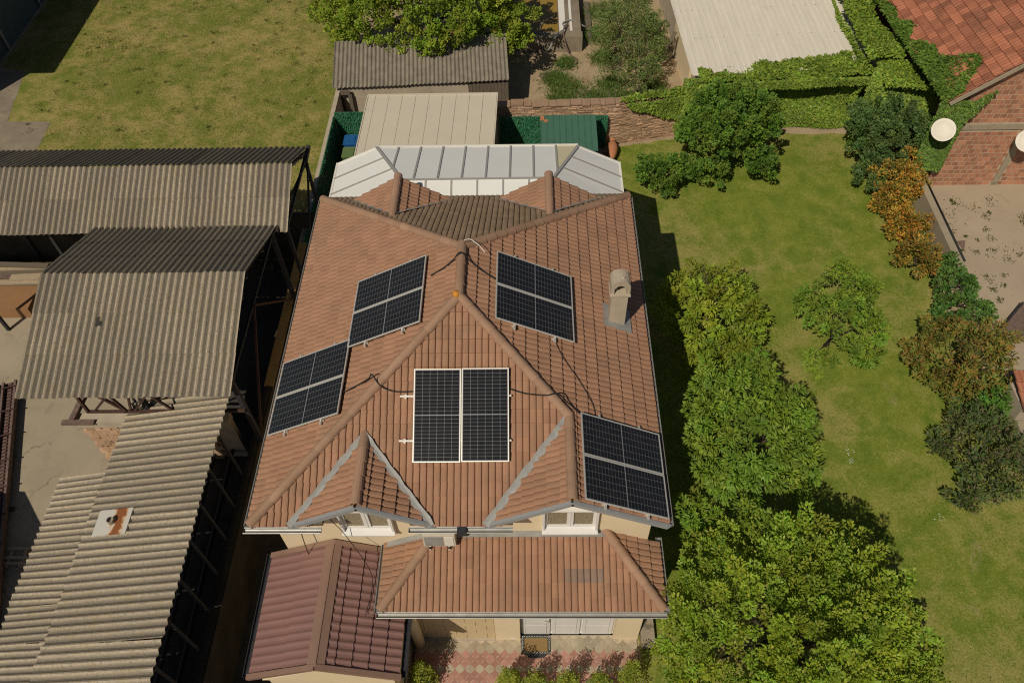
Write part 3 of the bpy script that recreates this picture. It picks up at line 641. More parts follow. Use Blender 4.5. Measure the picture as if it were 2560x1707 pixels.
# ================================================================ patio pavers and doormat
pat = sheet('patio', [(-1.75, -6), (4.36, -6), (4.36, -.45), (-1.75, -.45)], .03, M['mortar'])
def lobed(s=.127):
    pts = []
    for k in range(4):
        for a, r in ((-45, .60), (-38, .70), (-26, .74), (-16, .80), (-9, 1.0), (0, 1.12), (9, 1.0), (16, .80), (26, .74), (38, .70)):
            t = R(k * 90 + a); pts.append((s * r * math.cos(t), s * r * math.sin(t)))
    return pts
def paver(mat, r):
    p = lobed(.116); m = MB(); n = len(p); m.add([(x, y, 0) for x, y in p] + [(x, y, .028) for x, y in p], [tuple(range(n, 2 * n))] + [(i, (i + 1) % n, n + (i + 1) % n, n + i) for i in range(n)], r)
    return mesh('paver', m.v, m.f, mat, False, r)
PV = {k: [paver(M[k], r) for r in (.1, .4, .6, .9)] for k in ('paver_red', 'paver_grey')}
k = 0; y = -.62
while y > -2.35:
    x = -1.6 + (.13 if k % 2 else 0)
    while x < 4.25:
        if not (y > -.66 and (x < 1.35 or x > 3.7)):
            grey = y > -.9 or (k in (6, 12))
            inst('paver', random.choice(PV['paver_grey' if grey else 'paver_red']), pat, T((x, y, .008 + random.uniform(0, .003))) @ rot('Z', random.uniform(-1.5, 1.5)))
        x += .26
    y -= .125; k += 1
m = MB(); m.box((1.285, -6, .02), (1.305, -.63, .034)); m.build('drain_joint', M['dark_steel'], pat)
dm = thing('doormat', 'brown doormat with black patterned border at the white door', 'doormat', (1.7, -.75, .04))
m = MB(); poly = [(1.31, -1.0), (1.44, -1.0)] + [(1.70 - .27 * math.cos(R(a)), -1.0 - .1 * math.sin(R(a))) for a in range(0, 181, 20)] + [(2.08, -1.0), (2.08, -.51), (1.31, -.51)]
m.prism(poly, .036, .056); m.build('border', M['mat_black'], dm)
m = MB(); m.prism([(1.39, -.94), (2.0, -.94), (2.0, -.58), (1.39, -.58)], .05, .066); m.build('coir_panel', M['mat_brown'], dm)
m = MB()
for i in range(11):
    for yy in (-.545, -.965): m.tube([(1.36 + .068 * i, yy - .014, .059), (1.385 + .068 * i, yy + .012, .061), (1.41 + .068 * i, yy - .014, .059)], .006, 4)
for i in range(6):
    for xx in (1.345, 2.045): m.tube([(xx - .014, -.9 + .065 * i, .059), (xx + .012, -.875 + .065 * i, .061), (xx - .014, -.85 + .065 * i, .059)], .006, 4)
m.build('scroll_pattern', M['pvc'], dm)
m = MB(); m.box((4.46, -.85, 0), (4.82, .6, .25)); tag(m.build('concrete_slab', M['concrete']), 'concrete slab on the ground by the right house corner', 'slab')
# ================================================================ corrugated sheds
CORR = {}
def corr_mesh(nw, pitch, L, r, amp=.036, mat='corr', hole=None):
    key = (nw, round(pitch, 4), round(L, 3), r, mat, hole)
    if key in CORR: return CORR[key]
    n = nw * 6 + 1; vs = []; fs = []; rows = [0, L] if not hole else [0, hole[1], hole[1] + .14, hole[1] + .27, L]
    for t in (0, -.009):
        for v in rows:
            for i in range(n): vs.append((i / 6 * pitch, v, amp * math.cos(i / 6 * 2 * math.pi) + amp + t))
    nr = len(rows); b = nr * n
    for rr in range(nr - 1):
        for i in range(n - 1):
            if hole and rr in (1, 2) and hole[0] <= i < hole[0] + (6 if rr == 1 else 4): continue
            q = (rr * n + i, rr * n + i + 1, (rr + 1) * n + i + 1, (rr + 1) * n + i); fs.append(q); fs.append(tuple(b + x for x in q[::-1]))
    for i in range(n - 1): fs.append((i + 1, i, b + i, b + i + 1)); fs.append(((nr - 1) * n + i, (nr - 1) * n + i + 1, b + (nr - 1) * n + i + 1, b + (nr - 1) * n + i))
    for rr in range(nr - 1): fs.append((rr * n, (rr + 1) * n, b + (rr + 1) * n, b + rr * n)); fs.append(((rr + 1) * n + n - 1, rr * n + n - 1, b + rr * n + n - 1, b + (rr + 1) * n + n - 1))
    CORR[key] = mesh('roof_sheet', vs, fs, M[mat], False, r); return CORR[key]
def corr_roof(F, width, rows, parent, nw=6, pitch=.177, wob=.35, mat='corr', hole=None, over=.1):
    nc = max(1, round(width / (nw * pitch))); p = width / (nc * nw)
    for ri, (v0, v1) in enumerate(rows):
        for c in range(nc):
            h = (hole[2], hole[3]) if hole and hole[0] == ri and hole[1] == c else None
            me = corr_mesh(nw, p, v1 - v0 + (over if ri < len(rows) - 1 else 0), random.choice((.05, .3, .5, .7, .95)), mat=mat, hole=h)
            inst('roof_sheet', me, parent, F @ T((c * nw * p, v0 + random.uniform(-.02, .02), .011 * (len(rows) - 1 - ri) * -1 + .02 + (c % 2) * .004)) @ rot('Z', random.uniform(-wob, wob)) @ rot('X', -.25 + random.uniform(-.15, .15)))
def bars(name, mat, parent, lst):
    for a, b, wd in lst: m = MB(); m.bar(a, b, wd); m.build(name, M[mat], parent)
sheet('shed_shade_sheet', [(-24, 13.1), (-15.9, 13.1), (-15.9, 10.6), (-11.6, 9.0), (-6.45, 9.0), (-6.45, 13.5), (-24, 13.5)], .014, M['shade_floor'])  # dark sheets laid over the yard, their colour deepening the shade under roofs
sheet('shed_shade_sheet', [(-11.5, 5.2), (-6.45, 5.2), (-6.45, 9.0), (-11.5, 9.0)], .02, M['shade_floor'])
sheet('shed_shade_sheet', [(-9.9, -8), (-6.45, -8), (-6.45, 5.19), (-9.0, 5.19), (-9.3, 2)], .012, M['shade_floor'])
# shed A : long shed at the meadow edge
sa = thing('long_shed', 'long open shed with grey corrugated gable roof beside the meadow', 'shed', (-14, 12, 0))
AX0, AX1 = -24.0, -5.67; ay0, ayr, ay1, aze, azr = 9.9, 11.94, 13.8, 4.9, 5.82
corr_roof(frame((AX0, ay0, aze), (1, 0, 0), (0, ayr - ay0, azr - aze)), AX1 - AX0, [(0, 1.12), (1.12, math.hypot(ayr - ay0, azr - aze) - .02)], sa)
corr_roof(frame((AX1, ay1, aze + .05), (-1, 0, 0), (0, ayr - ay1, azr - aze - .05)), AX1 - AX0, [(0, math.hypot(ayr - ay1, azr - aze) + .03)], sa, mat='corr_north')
for x in (-5.8, -9.5, -13.2, -16.9, -20.6):
    bars('post', 'dark_steel', sa, [((x, 10.2, 0), (x, 10.2, aze), .1), ((x, 13.5, 0), (x, 13.5, aze), .1)])
    bars('rafter', 'dark_steel', sa, [((x, 9.95, aze - .06), (x, ayr, azr - .1), .08), ((x, ayr, azr - .1), (x, 13.75, aze - .06), .08), ((x, 10.2, aze - .12), (x, 13.5, aze - .12), .08)])
bars('brace', 'dark_steel', sa, [((-5.75, 13.45, 4.7), (-7.0, 13.45, 2.6), .07), ((-5.75, 13.4, 4.8), (-5.75, 14.05, 4.85), .12), ((-5.75, 10.2, 1.5), (-5.75, 13.5, 4.6), .06)])
for y, z in ((10.1, aze), (11.0, 5.36), (12.9, 5.3), (13.6, aze)): m = MB(); m.bar((AX0, y, z - .03), (AX1, y, z - .03), .06); m.build('purlin', M['wood'], sa)
m = MB(); m.box((-23.9, 13.55, 0), (-6.1, 13.7, 2.2)); m.build('back_wall', M['shade_plaster'], sa)
# shed B : nearer, higher gable roof
sb = thing('broad_shed', 'broad shed with lichened corrugated gable roof and a hole in one sheet', 'shed', (-8.8, 7, 0))
BX0, BX1 = -11.55, -6.0; by0, byr, by1, bze, bzr = 3.84, 7.1, 10.04, 5.0, 6.1
fl = math.hypot(byr - by0, bzr - bze); bl = math.hypot(by1 - byr, bzr - bze)
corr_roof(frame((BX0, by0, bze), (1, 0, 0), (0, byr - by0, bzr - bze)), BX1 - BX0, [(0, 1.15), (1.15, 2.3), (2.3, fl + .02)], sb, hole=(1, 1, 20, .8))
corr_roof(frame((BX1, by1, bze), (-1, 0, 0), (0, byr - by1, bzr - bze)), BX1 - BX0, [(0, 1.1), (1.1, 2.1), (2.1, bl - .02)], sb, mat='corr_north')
for x in (-6.15, -8.8, -11.4):
    bars('rafter', 'dark_steel', sb, [((x, by0 + .1, bze - .05), (x, byr, bzr - .08), .09), ((x, byr, bzr - .08), (x, by1 - .1, bze - .05), .09), ((x, by0 + .3, bze - .1), (x, by1 - .3, bze - .1), .08)])
    bars('post', 'dark_steel', sb, ([] if x < -11 else [((x, 4.4, 0 if x < -7 else 2), (x, 4.4, bze), .12)]) + [((x, 9.8, 0 if x < -7 else 2), (x, 9.8, bze), .12)])
for y in (4.2, 5.6, 7.1, 8.6, 9.7):
    z = bze + (min(y - by0, by1 - y) / 3.1) * 1.05 - .06; m = MB(); m.bar((BX0 + .05, y, z), (BX1 - .02, y, z), .06); m.build('purlin', M['wood'], sb)
bars('brace', 'rust', sb, [((-6.1, 4.4, 2.2), (-6.1, 7.0, 4.9), .06), ((-6.1, 9.6, 2.2), (-6.1, 7.0, 4.9), .06)])
gz0, gz1, gy = 3.75, 4.88, 4.25
bars('girder_bar', 'rust', sb, [((-11.4, gy, gz1), (-6.1, gy, gz1), .07), ((-10.4, gy, gz0), (-6.1, gy, gz0), .07), ((-10.36, gy, gz1), (-10.36, gy, gz0), .07), ((-10.03, gy, gz1), (-9.3, gy, gz0), .07), ((-9.59, gy, gz1), (-9.3, gy, gz0), .06), ((-9.2, gy, gz1), (-10.2, gy, gz0), .055), ((-8.87, gy, gz1), (-9.2, gy, gz0), .055), ((-8.6, gy, gz1), (-8.0, gy, gz0), .06), ((-8.2, gy, gz1), (-9.1, gy, gz0), .05)])
# hollow block wall under shed B
hw = thing('hollow_block_wall', 'low wall of pale hollow clay blocks under the broad shed', 'wall', (-9.5, 5, 0))
m = MB(); m.box((-11.65, 5.02, 0), (-7.2, 5.2, 1.9)); m.build('core', M['mortar'], hw)
m = MB(); m.box((-11.68, 4.9, 1.9), (-7.2, 5.25, 2.16)); m.build('capping', M['plaster_old'], hw)
m = MB(); m.box((0, 0, 0), (.24, .1, .175)); bm = [mesh('block', m.v, m.f, M['stone'], False, r) for r in (.2, .6, 1)]
for r in range(10):
    for c in range(15):
        x = -11.66 + c * .25 + (r % 2) * .12
        if x < -8: inst('block', random.choice(bm), hw, T((x, 4.925 + random.uniform(0, .012), .01 + r * .188)))
hb = MB()
for k in range(60):
    x, z = random.uniform(-11.5, -8.6), random.uniform(.2, 1.85); hb.tube([(x, 4.935, z), (x, 4.915, z)], .022, 6)
tag(hb.build('block_hole', M['black'], hw), kind='stuff')
m = MB(); m.bar((-11.75, 4.95, 2.24), (-11.62, 7.0, 2.24), .16, .14); tag(m.build('steel_beam', M['rust_bar']), 'rusty steel beam resting on the hollow block wall', 'beam')
m = MB(); m.bar((-12.05, 4.9, 2.2), (-11.1, 4.9, 2.2), .16, .07); tag(m.build('timber_offcut', M['rust_bar']), 'short brown plank across the end of the rusty beam', 'plank')
# boundary wall towards the house
bw = thing('boundary_wall', 'plastered wall coloured dark for the shade between sheds and house', 'wall', (-6.3, 0, 0))
m = MB(); m.box((-6.44, -14, 0), (-6.2, 12.4, 1.96)); m.build('wall', M['shade_plaster'], bw)
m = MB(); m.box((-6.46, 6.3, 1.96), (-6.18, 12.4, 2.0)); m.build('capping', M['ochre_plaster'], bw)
m = MB(); m.box((-6.36, -14, 1.96), (-6.28, 6.3, 1.99)); m.build('capping', M['shade_plaster'], bw)
# shed C : lean-to with waves across
sc_ = thing('lean_to_shed', 'long lean-to of weathered corrugated sheets in the lower left yard', 'shed', (-8.5, 0, 0))
sl = .2
def cz(x): return 4.1 + (x + 6.45) * sl
Lc = math.hypot(2.95, .59)
FC = frame((-9.4, 5.2, cz(-9.4)), (0, -1, 0), (2.95, 0, .59))
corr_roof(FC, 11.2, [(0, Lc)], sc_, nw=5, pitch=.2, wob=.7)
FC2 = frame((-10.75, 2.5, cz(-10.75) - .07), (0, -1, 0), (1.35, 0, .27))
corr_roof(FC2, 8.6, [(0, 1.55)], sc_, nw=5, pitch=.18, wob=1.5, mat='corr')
for y in (3.3, 2.3, 1.35, .4, -.55, -1.5, -2.5, -4):
    bars('post', 'dark_steel', sc_, [((-6.48, y, 2.0), (-6.5, y, 4.08), .055)])
    bars('rafter', 'wood', sc_, [((-6.5, y, 4.02), (-10.6 if y < 2.2 else -9.2, y, (cz(-10.6) if y < 2.2 else cz(-9.2) + .05) - .15), .1)])
for x in (-6.6, -8.0, -9.3, -10.5): m = MB(); m.bar((x, 5.1 if x > -10 else 2.4, cz(x) - .06 - (.08 if x < -10 else 0)), (x, -5.9, cz(x) - .06 - (.08 if x < -10 else 0)), .07); m.build('purlin', M['wood'], sc_)
for y in (1.0, -1.5, -4): bars('post', 'wood', sc_, [((-10.3, y, 0), (-10.3, y, 3.2), .12)])
for x, zz in ((-7.6, .4), (-8.2, .3)): m = MB(); m.tube([(x, 5, zz), (x + .2, -6, zz)], .07, 8); tag(m.build('steel_pipe', M['dark_steel']), ('thicker' if x < -8 else 'nearer') + ' dark pipe lying in the shade under the lean-to', 'pipe')
# rusty cover plate with pipe stub
rp = NT('rust_stained_sheet'); sx_ = rp.t.nodes.new('ShaderNodeSeparateXYZ'); rp.L(rp.pos, sx_.inputs[0])
dist_ = rp.math('ADD', rp.math('ABSOLUTE', rp.math('ADD', sx_.outputs[0], 8.52)), rp.math('MULTIPLY', rp.math('SUBTRACT', rp.noise(4, 5, .65, .6), .5), .55))
rr = rp.ramp(dist_, .14, .10); edge = rp.ramp(dist_, .19, .13)
colr = rp.mix(edge, (.55, .52, .46), (.55, .33, .15)); colr = rp.mix(rr, colr, (.25, .09, .03)); M['rust_sheet'] = rp.out(colr, .6, .3)
cpl = thing('cover_plate', 'white rust stained metal plate with pipe stub on the lean-to roof', 'plate', (-8.7, 1, cz(-8.7)))
FP = frame((-9.12, 1.36, cz(-9.15) + .085), (0, -1, 0), (.98, 0, .2)); m = MB(); m.box((0, 0, 0), (.68, .92, .015), M=FP); m.box((0, .9, -.07), (.68, .92, 0), M=FP); m.box((-.02, 0, -.06), (0, .92, .0), M=FP); m.build('sheet', M['rust_sheet'], cpl)
m = MB(); m.tube([FP @ Vector((.34, .45, 0)), FP @ Vector((.34, .45, .05)) + Vector((0, 0, .1))], .09, 10); m.build('pipe_stub', M['corr'], cpl)
m = MB(); m.tube([FP @ Vector((.34, .45, .05)) + Vector((0, 0, .09)), FP @ Vector((.34, .45, .05)) + Vector((0, 0, .102))], .07, 10); m.build('pipe_opening', M['black'], cpl)
# conveyor at the left edge
cv = thing('conveyor', 'long rusty steel conveyor beam along the left picture edge', 'conveyor', (-14.3, 4, 0))
A0, A1 = Vector((-15.75, 7.75, .22)), Vector((-12.75, -1.5, .22)); dd = (A1 - A0).normalized(); ss = dd.cross(Vector((0, 0, 1)))
for s_, wd, hh, zz in ((-.19, .07, .22, 0), (.19, .07, .22, 0), (.36, .1, .3, .0)):
    m = MB(); m.bar(A0 + ss * s_ + Vector((0, 0, zz)), A1 + ss * s_ + Vector((0, 0, zz)), wd, hh); m.build('side_channel', M['rust_bar' if abs(s_) < .3 else 'dark_steel'], cv)
m = MB(); m.bar(A0 + Vector((0, 0, -.02)), A1 + Vector((0, 0, -.02)), .3, .02); m.build('trough', M['rust'], cv)
for k in range(75): m = MB(); q = A0.lerp(A1, (k + .5) / 75); m.bar(q - ss * .06 + Vector((0, 0, .02)), q + ss * .06 + Vector((0, 0, .02)), .05, .03); m.build('chain_link', M['rust_bar'], cv)
for k in range(10): m = MB(); q = A0.lerp(A1, (k + .3) / 10); m.bar(q - ss * .27 + Vector((0, 0, .13)), q + ss * .27 + Vector((0, 0, .13)), .04, .03); m.build('cross_tie', M['rust'], cv)
for k in (.05, .5, .95): q = A0.lerp(A1, k); bars('foot', 'rust', cv, [(q - ss * .35 - Vector((0, 0, .16)), q + ss * .3 - Vector((0, 0, .16)), .1)])
m = MB(); m.solid([(-15.5, 2.05, 2.5), (-14.95, 2.0, 2.5), (-13.85, .7, 2.5), (-13.9, -1.2, 2.5), (-15.5, -1.5, 2.5)], (0, 0, -.05)); m.build('unseen_canopy', M['dark_steel'], cv)  # out-of-view sheet canopy added to cast its shadow on the yard
bars('unseen_canopy_leg', 'rust', cv, [((-14.1, .6, 0), (-14.1, .6, 2.45), .06), ((-15.3, 1.8, 0), (-15.3, 1.8, 2.45), .06)])
pl = thing('pallet', 'pale wooden pallet lying beside the conveyor', 'pallet', (-13, 1.7, 0))
for y in (1.45, 1.62, 1.9): m = MB(); m.box((-13.55, y, .1), (-12.6, y + .09, .13)); m.build('board', M['wood_pale'], pl)
for x in (-13.45, -13.05, -12.7): m = MB(); m.box((x, 1.4, .02), (x + .08, 2.0, .1)); m.build('bearer', M['wood_pale'], pl)
# timber and boards under the long shed
m = MB(); m.box((-20, 10.75, .02), (-16.2, 11.85, .5)); tag(m.build('board_crate', M['plywood']), 'large flat brown board box at the left edge of the yard', 'box')
for k, (x0, y, z, Ln, a, mt, lb) in enumerate(((-19.6, 12.05, .3, 3.3, 1, 'wood_pale', 'pale timber plank lying nearest on the pile under the long shed'), (-19.2, 12.4, .3, 2.9, -2, 'rust_bar', 'brown plank in the middle of the pile under the long shed'), (-17.5, 12.2, .37, 1.1, 3, 'wood_pale', 'short broad pale board on top of the plank pile'), (-19.5, 12.75, .3, 3.2, 2, 'wood_pale', 'long pale plank at the back of the pile'), (-19.0, 12.95, .4, 2.7, -3, 'wood', 'grey plank resting crosswise at the rear of the pile'))):
    m = MB(); m.box((x0, y, z), (x0 + Ln, y + (.3 if k == 2 else .22), z + .06), M=T((x0, y, 0)) @ rot('Z', a) @ T((-x0, -y, 0))); tag(m.build('timber_plank', M[mt]), lb, 'plank')
m = MB(); m.box((-20, 12.0, .02), (-16.3, 13.2, .29)); tag(m.build('timber_bearer', M['wood']), 'dark bearer frame under the plank pile', 'frame')
# ================================================================ small dark shed, cream canopy, conservatory
sd = thing('plank_shed', 'low shed with dark corrugated roof in front of the big tree', 'shed', (-2.8, 22.8, 0)); RT = T((-2.8, 22, 0)) @ rot('Z', 3.2) @ T((2.8, -22, 0))
FS = RT @ frame((-6.7, 22.0, 1.78), (1, 0, 0), (0, 2.4, .72)); M['corr_dark'] = simple('dark_asbestos', (.31, .265, .20), .2, 3, .92, bump=.4, bscale=30, c2=(.20, .175, .14), dirt=.3)
corr_roof(FS, 7.5, [(0, math.hypot(2.4, .72))], sd, mat='corr_dark', wob=.8)
m = MB(); m.box((-6.35, 22.15, 0), (-.95, 22.27, 1.78), M=RT); m.box((-6.35, 22.25, 0), (-6.2, 24.3, 1.78), M=RT); m.build('plaster_wall', M['plaster_old'], sd)
for k in range(11): m = MB(); x = -.93 + k * .155; m.box((x, 22.12 + random.uniform(0, .02), 0), (x + .145, 22.18, 1.8), M=RT); m.build('plank', M['wood'], sd)
for k in range(6): m = MB(); m.box((-6.36, 22.05 + .33 * k, .1), (-6.3, 22.05 + .33 * k + .14, 1.9), M=RT); m.build('plank', M['wood'], sd)
m = MB(); m.box((-6.4, 21.95, 1.5), (-6.0, 22.02, 1.7), M=RT); m.box((-6.1, 21.96, .2), (-5.95, 22.03, 1.5), M=RT); m.build('frame_post', M['wood'], sd)
ca = thing('garden_canopy', 'flat cream panel canopy behind the white terrace roof', 'canopy', (-2.2, 18.2, 0))
FCa = frame((-4.86, 16.3, 2.6), (1, 0, 0), (.1, 3.5, .16)); nxs = [0, .3] + [.3 + .536 * k for k in range(1, 10)]
for a, b in zip(nxs, nxs[1:]): m = MB(); m.box((a + .006, 0, 0), (b - .006, 3.48, .05), M=FCa); m.build('roof_panel', M['cream_sheet'], ca)
m = MB(); m.box((-.03, 3.48, -.06), (5.16, 3.55, .085), M=FCa); m.box((-.04, -.02, -.06), (-.0, 3.48, .075), M=FCa); m.box((5.13, -.02, -.06), (5.17, 3.48, .075), M=FCa); m.build('edge_trim', M['cream_sheet'], ca)
m = MB(); m.box((0, .02, -.03), (5.13, 3.46, -.005), M=FCa); m.build('joint_backing', M['flash'], ca)
for x in (-4.55, .1):
    for y in (16.6, 19.5): m = MB(); m.bar((x, y, 0), (x, y, 2.6), .1); m.build('post', M['white'], ca)
m = MB(); m.box((-4.6, 19.6, .01), (.15, 19.68, 2.5)); m.build('back_panel', M['cream_sheet'], ca)
co = thing('terrace_roof', 'white faceted polycarbonate terrace roof behind the house', 'terrace roof', (0, 12, 0))
def facet(p00, p10, p11, p01, n, parent, bar=.06, mats=None, along=True, ends=True):
    p = [Vector(q) for q in (p00, p10, p11, p01)]; N = (p[1] - p[0]).cross(p[3] - p[0]).normalized()
    N = N if N.z > 0 else -N
    for k in range(n):
        t0, t1 = k / n, (k + 1) / n
        q = [p[0].lerp(p[1], t0), p[0].lerp(p[1], t1), p[3].lerp(p[2], t1), p[3].lerp(p[2], t0)]
        m = MB(); m.solid(q, N * -.03); m.build('pane', M[(mats or {}).get(k, 'poly')], parent)
    for k in range(0 if ends else 1, n + 1 if ends else n):
        a, b = p[0].lerp(p[1], k / n), p[3].lerp(p[2], k / n); m = MB(); m.bar(a + N * .012, b + N * .012, bar, .03, N); m.build('glazing_bar', M['poly_bar'], parent)
ze, zr = 4.6, 5.82
LE0, LE1 = (-4.74, 13.42, ze), (-4.72, 10.35, ze); PL, PR_ = (-3.33, 13.42, 5.25), (3.2, 13.35, 5.25); RL, RR_ = (-2.23, 11.13, zr), (2.33, 11.13, zr); RE0, RE1 = (4.58, 13.3, ze), (4.6, 10.35, ze)
# middle plane with parallel bars
N0 = 9; xs = [-3.33 + (3.2 + 3.33) * k / N0 for k in range(N0 + 1)]
def mid(x, y):
    return (x, y, 5.25 + (13.4 - y) / (13.4 - 11.13) * (zr - 5.25))
def hipy(x): # y limit of the middle plane at x towards the house
    if x < -2.23: return 13.4 - (x + 3.33) / 1.1 * 2.27
    if x > 2.33: return 13.4 - (3.2 - x) / .87 * 2.27
    return 11.13
for k in range(N0):
    a, b = xs[k], xs[k + 1]; cut_ = [v for v in (-2.23, 2.33) if a < v < b]
    pts = [mid(a, 13.4), mid(b, 13.4)] + [mid(x, hipy(x)) for x in sorted([b, a] + cut_, reverse=True) if hipy(x) < 13.39]
    m = MB(); m.solid(pts, (0, 0, -.03)); m.build('pane', M['poly_yellow' if k == N0 - 1 else 'poly'], co)
for x in xs[1:-1]: m = MB(); m.bar(Vector(mid(x, 13.38)) + Vector((0, 0, .015)), Vector(mid(x, hipy(x))) + Vector((0, 0, .015)), .06, .03); m.build('glazing_bar', M['poly_bar'], co)
for a, b in ((PL, RL), (PR_, RR_), (RL, RR_)): m = MB(); m.bar(Vector(a) + Vector((0, 0, .02)), Vector(b) + Vector((0, 0, .02)), .09 if a != RL else .05, .04); m.build('hip_bar', M['poly_bar'], co)
facet((RL[0] - .05, 11.12, zr), (RR_[0] + .05, 11.12, zr), (RR_[0] + .05, 10.3, 5.5), (RL[0] - .05, 10.3, 5.5), 6, co, .05)
def wing(Eb, Ef, P, Rg, sgn):
    # side plane: eave Eb (back) to Ef (front); top follows P then Rg
    yb_, yf_ = Eb[1], Ef[1]
    def top(y):
        if y >= Rg[1]: t = (yb_ - y) / (yb_ - Rg[1]); return Vector(P).lerp(Vector(Rg), t)
        return Vector((Rg[0], y, Rg[2]))
    ys = [yb_ - (yb_ - yf_) * k / 4 for k in range(5)]
    for a, b in zip(ys, ys[1:]):
        pts = [Vector((Eb[0], a, ze)), top(a)] + ([Vector(Rg)] if b < Rg[1] < a else []) + [top(b), Vector((Eb[0], b, ze))]
        if sgn > 0: pts = pts[::-1]
        m = MB(); m.solid(pts[::-1], (0, 0, -.03)); m.build('pane', M['poly'], co)
    for i, y in enumerate(ys[:-1]): m = MB(); m.bar(Vector((Eb[0], y - (.02 if i == 0 else 0), ze + .015)), top(y - (.02 if i == 0 else 0)) + Vector((0, 0, .015)), .055, .03); m.build('glazing_bar', M['poly_bar' if i else 'white'], co)
    m = MB(); m.bar(Vector((Eb[0], yb_ + .02, ze - .02)), Vector((Eb[0], yf_, ze - .02)), .06, .1); m.build('edge_profile', M['white'], co)
wing(LE0, LE1, PL, RL, -1); wing(RE0, RE1, PR_, RR_, 1)
m = MB(); m.bar(Vector(PL) + Vector((0, .03, -.02)), Vector(PR_) + Vector((0, .06, -.02)), .06, .1); m.build('edge_profile', M['white'], co)
for x in (-4.55, -2, 0.2, 2.3, 4.4): m = MB(); m.bar((x, 13.2, 0), (x, 13.2, 4.6 if abs(x) > 4 else 5.2), .1); m.build('post', M['white'], co)
m = MB(); m.box((-4.6, 10, .02), (-4.52, 13.2, 4.55)); m.box((4.42, 10, .02), (4.5, 13.2, 4.55)); m.build('side_wall', M['white'], co)
# bins
def wbin(x, y, mat, label):
    b = thing('wheelie_bin', label, 'bin', (x, y, 0)); m = MB()
    q0 = [(-.22, -.25), (.22, -.25), (.22, .25), (-.22, .25)]; vs = [(x + a * .8, y + c * .8, .08) for a, c in q0] + [(x + a * 1.15, y + c * 1.15, .98) for a, c in q0]
    m.add(vs, [(3, 2, 1, 0), (0, 1, 5, 4), (1, 2, 6, 5), (2, 3, 7, 6), (3, 0, 4, 7)]); m.build('body', M[mat], b)
    m = MB(); m.box((x - .28, y - .31, .98), (x + .28, y + .31, 1.02)); m.box((x - .2, y - .22, 1.02), (x + .2, y + .24, 1.05)); m.tube([(x - .24, y + .33, 1.0), (x + .24, y + .33, 1.0)], .02, 6); m.build('lid', M[mat], b)
    for s in (-1, 1): m = MB(); m.tube([(x + s * .2, y + .26, .1), (x + s * .25, y + .26, .1)], .1, 12); m.build('wheel', M['black'], b)
wbin(-5.75, 19.35, 'bin_blue', 'blue wheelie bin by the green hedge screen'); wbin(-5.7, 18.55, 'bin_green', 'olive green wheelie bin beside the cream canopy')
# green metal shed and jars
gs = thing('garden_shed', 'small green metal shed against the stone wall', 'shed', (3.2, 18.4, 0))
m = MB(); m.box((2.2, 17.55, 0), (4.2, 19.3, 1.75)); m.build('wall', M['green_metal'], gs)
Fg = frame((2.08, 17.4, 1.82), (1, 0, 0), (.0, 2.02, .2))
for k in range(9): m = MB(); m.box((k * .247 + .004, 0, 0), (k * .247 + .243, 2.03, .02), M=Fg); m.box((k * .247 + .0, 0, .015), (k * .247 + .03, 2.03, .04), M=Fg); m.build('roof_panel', M['green_metal'], gs)
m = MB(); m.box((.0, 1.7, .03), (.16, 1.95, .06), M=Fg); m.box((.14, 1.6, .03), (.3, 1.75, .05), M=Fg); tag(m.build('brick_scrap', M['terracotta']), 'small red and grey scraps on the green shed roof corner', 'scrap')
am = thing('terracotta_jar', 'tall terracotta jar lying by the stone wall near the green shed', 'jar', (4.95, 19.4, .25))
MJ = T((5.02, 18.75, .28)) @ rot('X', -82) @ rot('Y', 6); m = MB(); m.lathe([(.01, 0), (.12, .1), (.2, .35), (.24, .6), (.2, .85), (.12, .98), (.1, 1.05), (.14, 1.1)], (0, 0, 0), 16, M=MJ); m.v = [v for v in m.v]; m.build('body', M['terracotta'], am, True)
for r in m.v: pass
j2 = MB(); MJ2 = T((4.86, 19.95, .3)) @ rot('X', -65) @ rot('Y', -12); j2.lathe([(.01, 0), (.14, .06), (.2, .25), (.2, .45), (.13, .58), (.16, .64)], (0, 0, 0), 14, M=MJ2); tag(j2.build('terracotta_pot', M['terracotta'], None, True), 'round terracotta pot behind the tall jar', 'pot')
# ================================================================ walls at the back
def leafset(name, P, D, Nn, L, Wd, col, parent=None, mat='leaf'):
    # one quad per leaf: P base, D direction, Nn leaf normal (all n x 3), L length, Wd width, col n x 3
    D = D / np.linalg.norm(D, axis=1, keepdims=True); S = np.cross(D, Nn); S /= np.linalg.norm(S, axis=1, keepdims=True) + 1e-9
    Nn = np.cross(S, D); n = len(P); L = np.broadcast_to(L, n)[:, None]; Wd = np.broadcast_to(Wd, n)[:, None]
    V = np.empty((n, 4, 3)); V[:, 0] = P; V[:, 1] = P + D * L * .45 + S * Wd * .5 + Nn * L * .06; V[:, 2] = P + D * L - Nn * L * .08; V[:, 3] = P + D * L * .45 - S * Wd * .5 + Nn * L * .06
    me = bpy.data.meshes.new(name); me.vertices.add(4 * n); me.vertices.foreach_set('co', V.astype(np.float32).ravel())
    me.loops.add(4 * n); me.loops.foreach_set('vertex_index', np.arange(4 * n, dtype=np.int32)); me.polygons.add(n)
    me.polygons.foreach_set('loop_start', np.arange(0, 4 * n, 4, dtype=np.int32)); me.polygons.foreach_set('loop_total', np.full(n, 4, np.int32))
    a = me.color_attributes.new('col', 'FLOAT_COLOR', 'POINT'); c = np.ones((n, 4, 4), np.float32); c[:, :, :3] = np.clip(col, .003, 1)[:, None, :]; a.data.foreach_set('color', c.ravel())
    me.materials.append(M[mat]); me.update(calc_edges=True)
    return link(bpy.data.objects.new(name, me), parent)
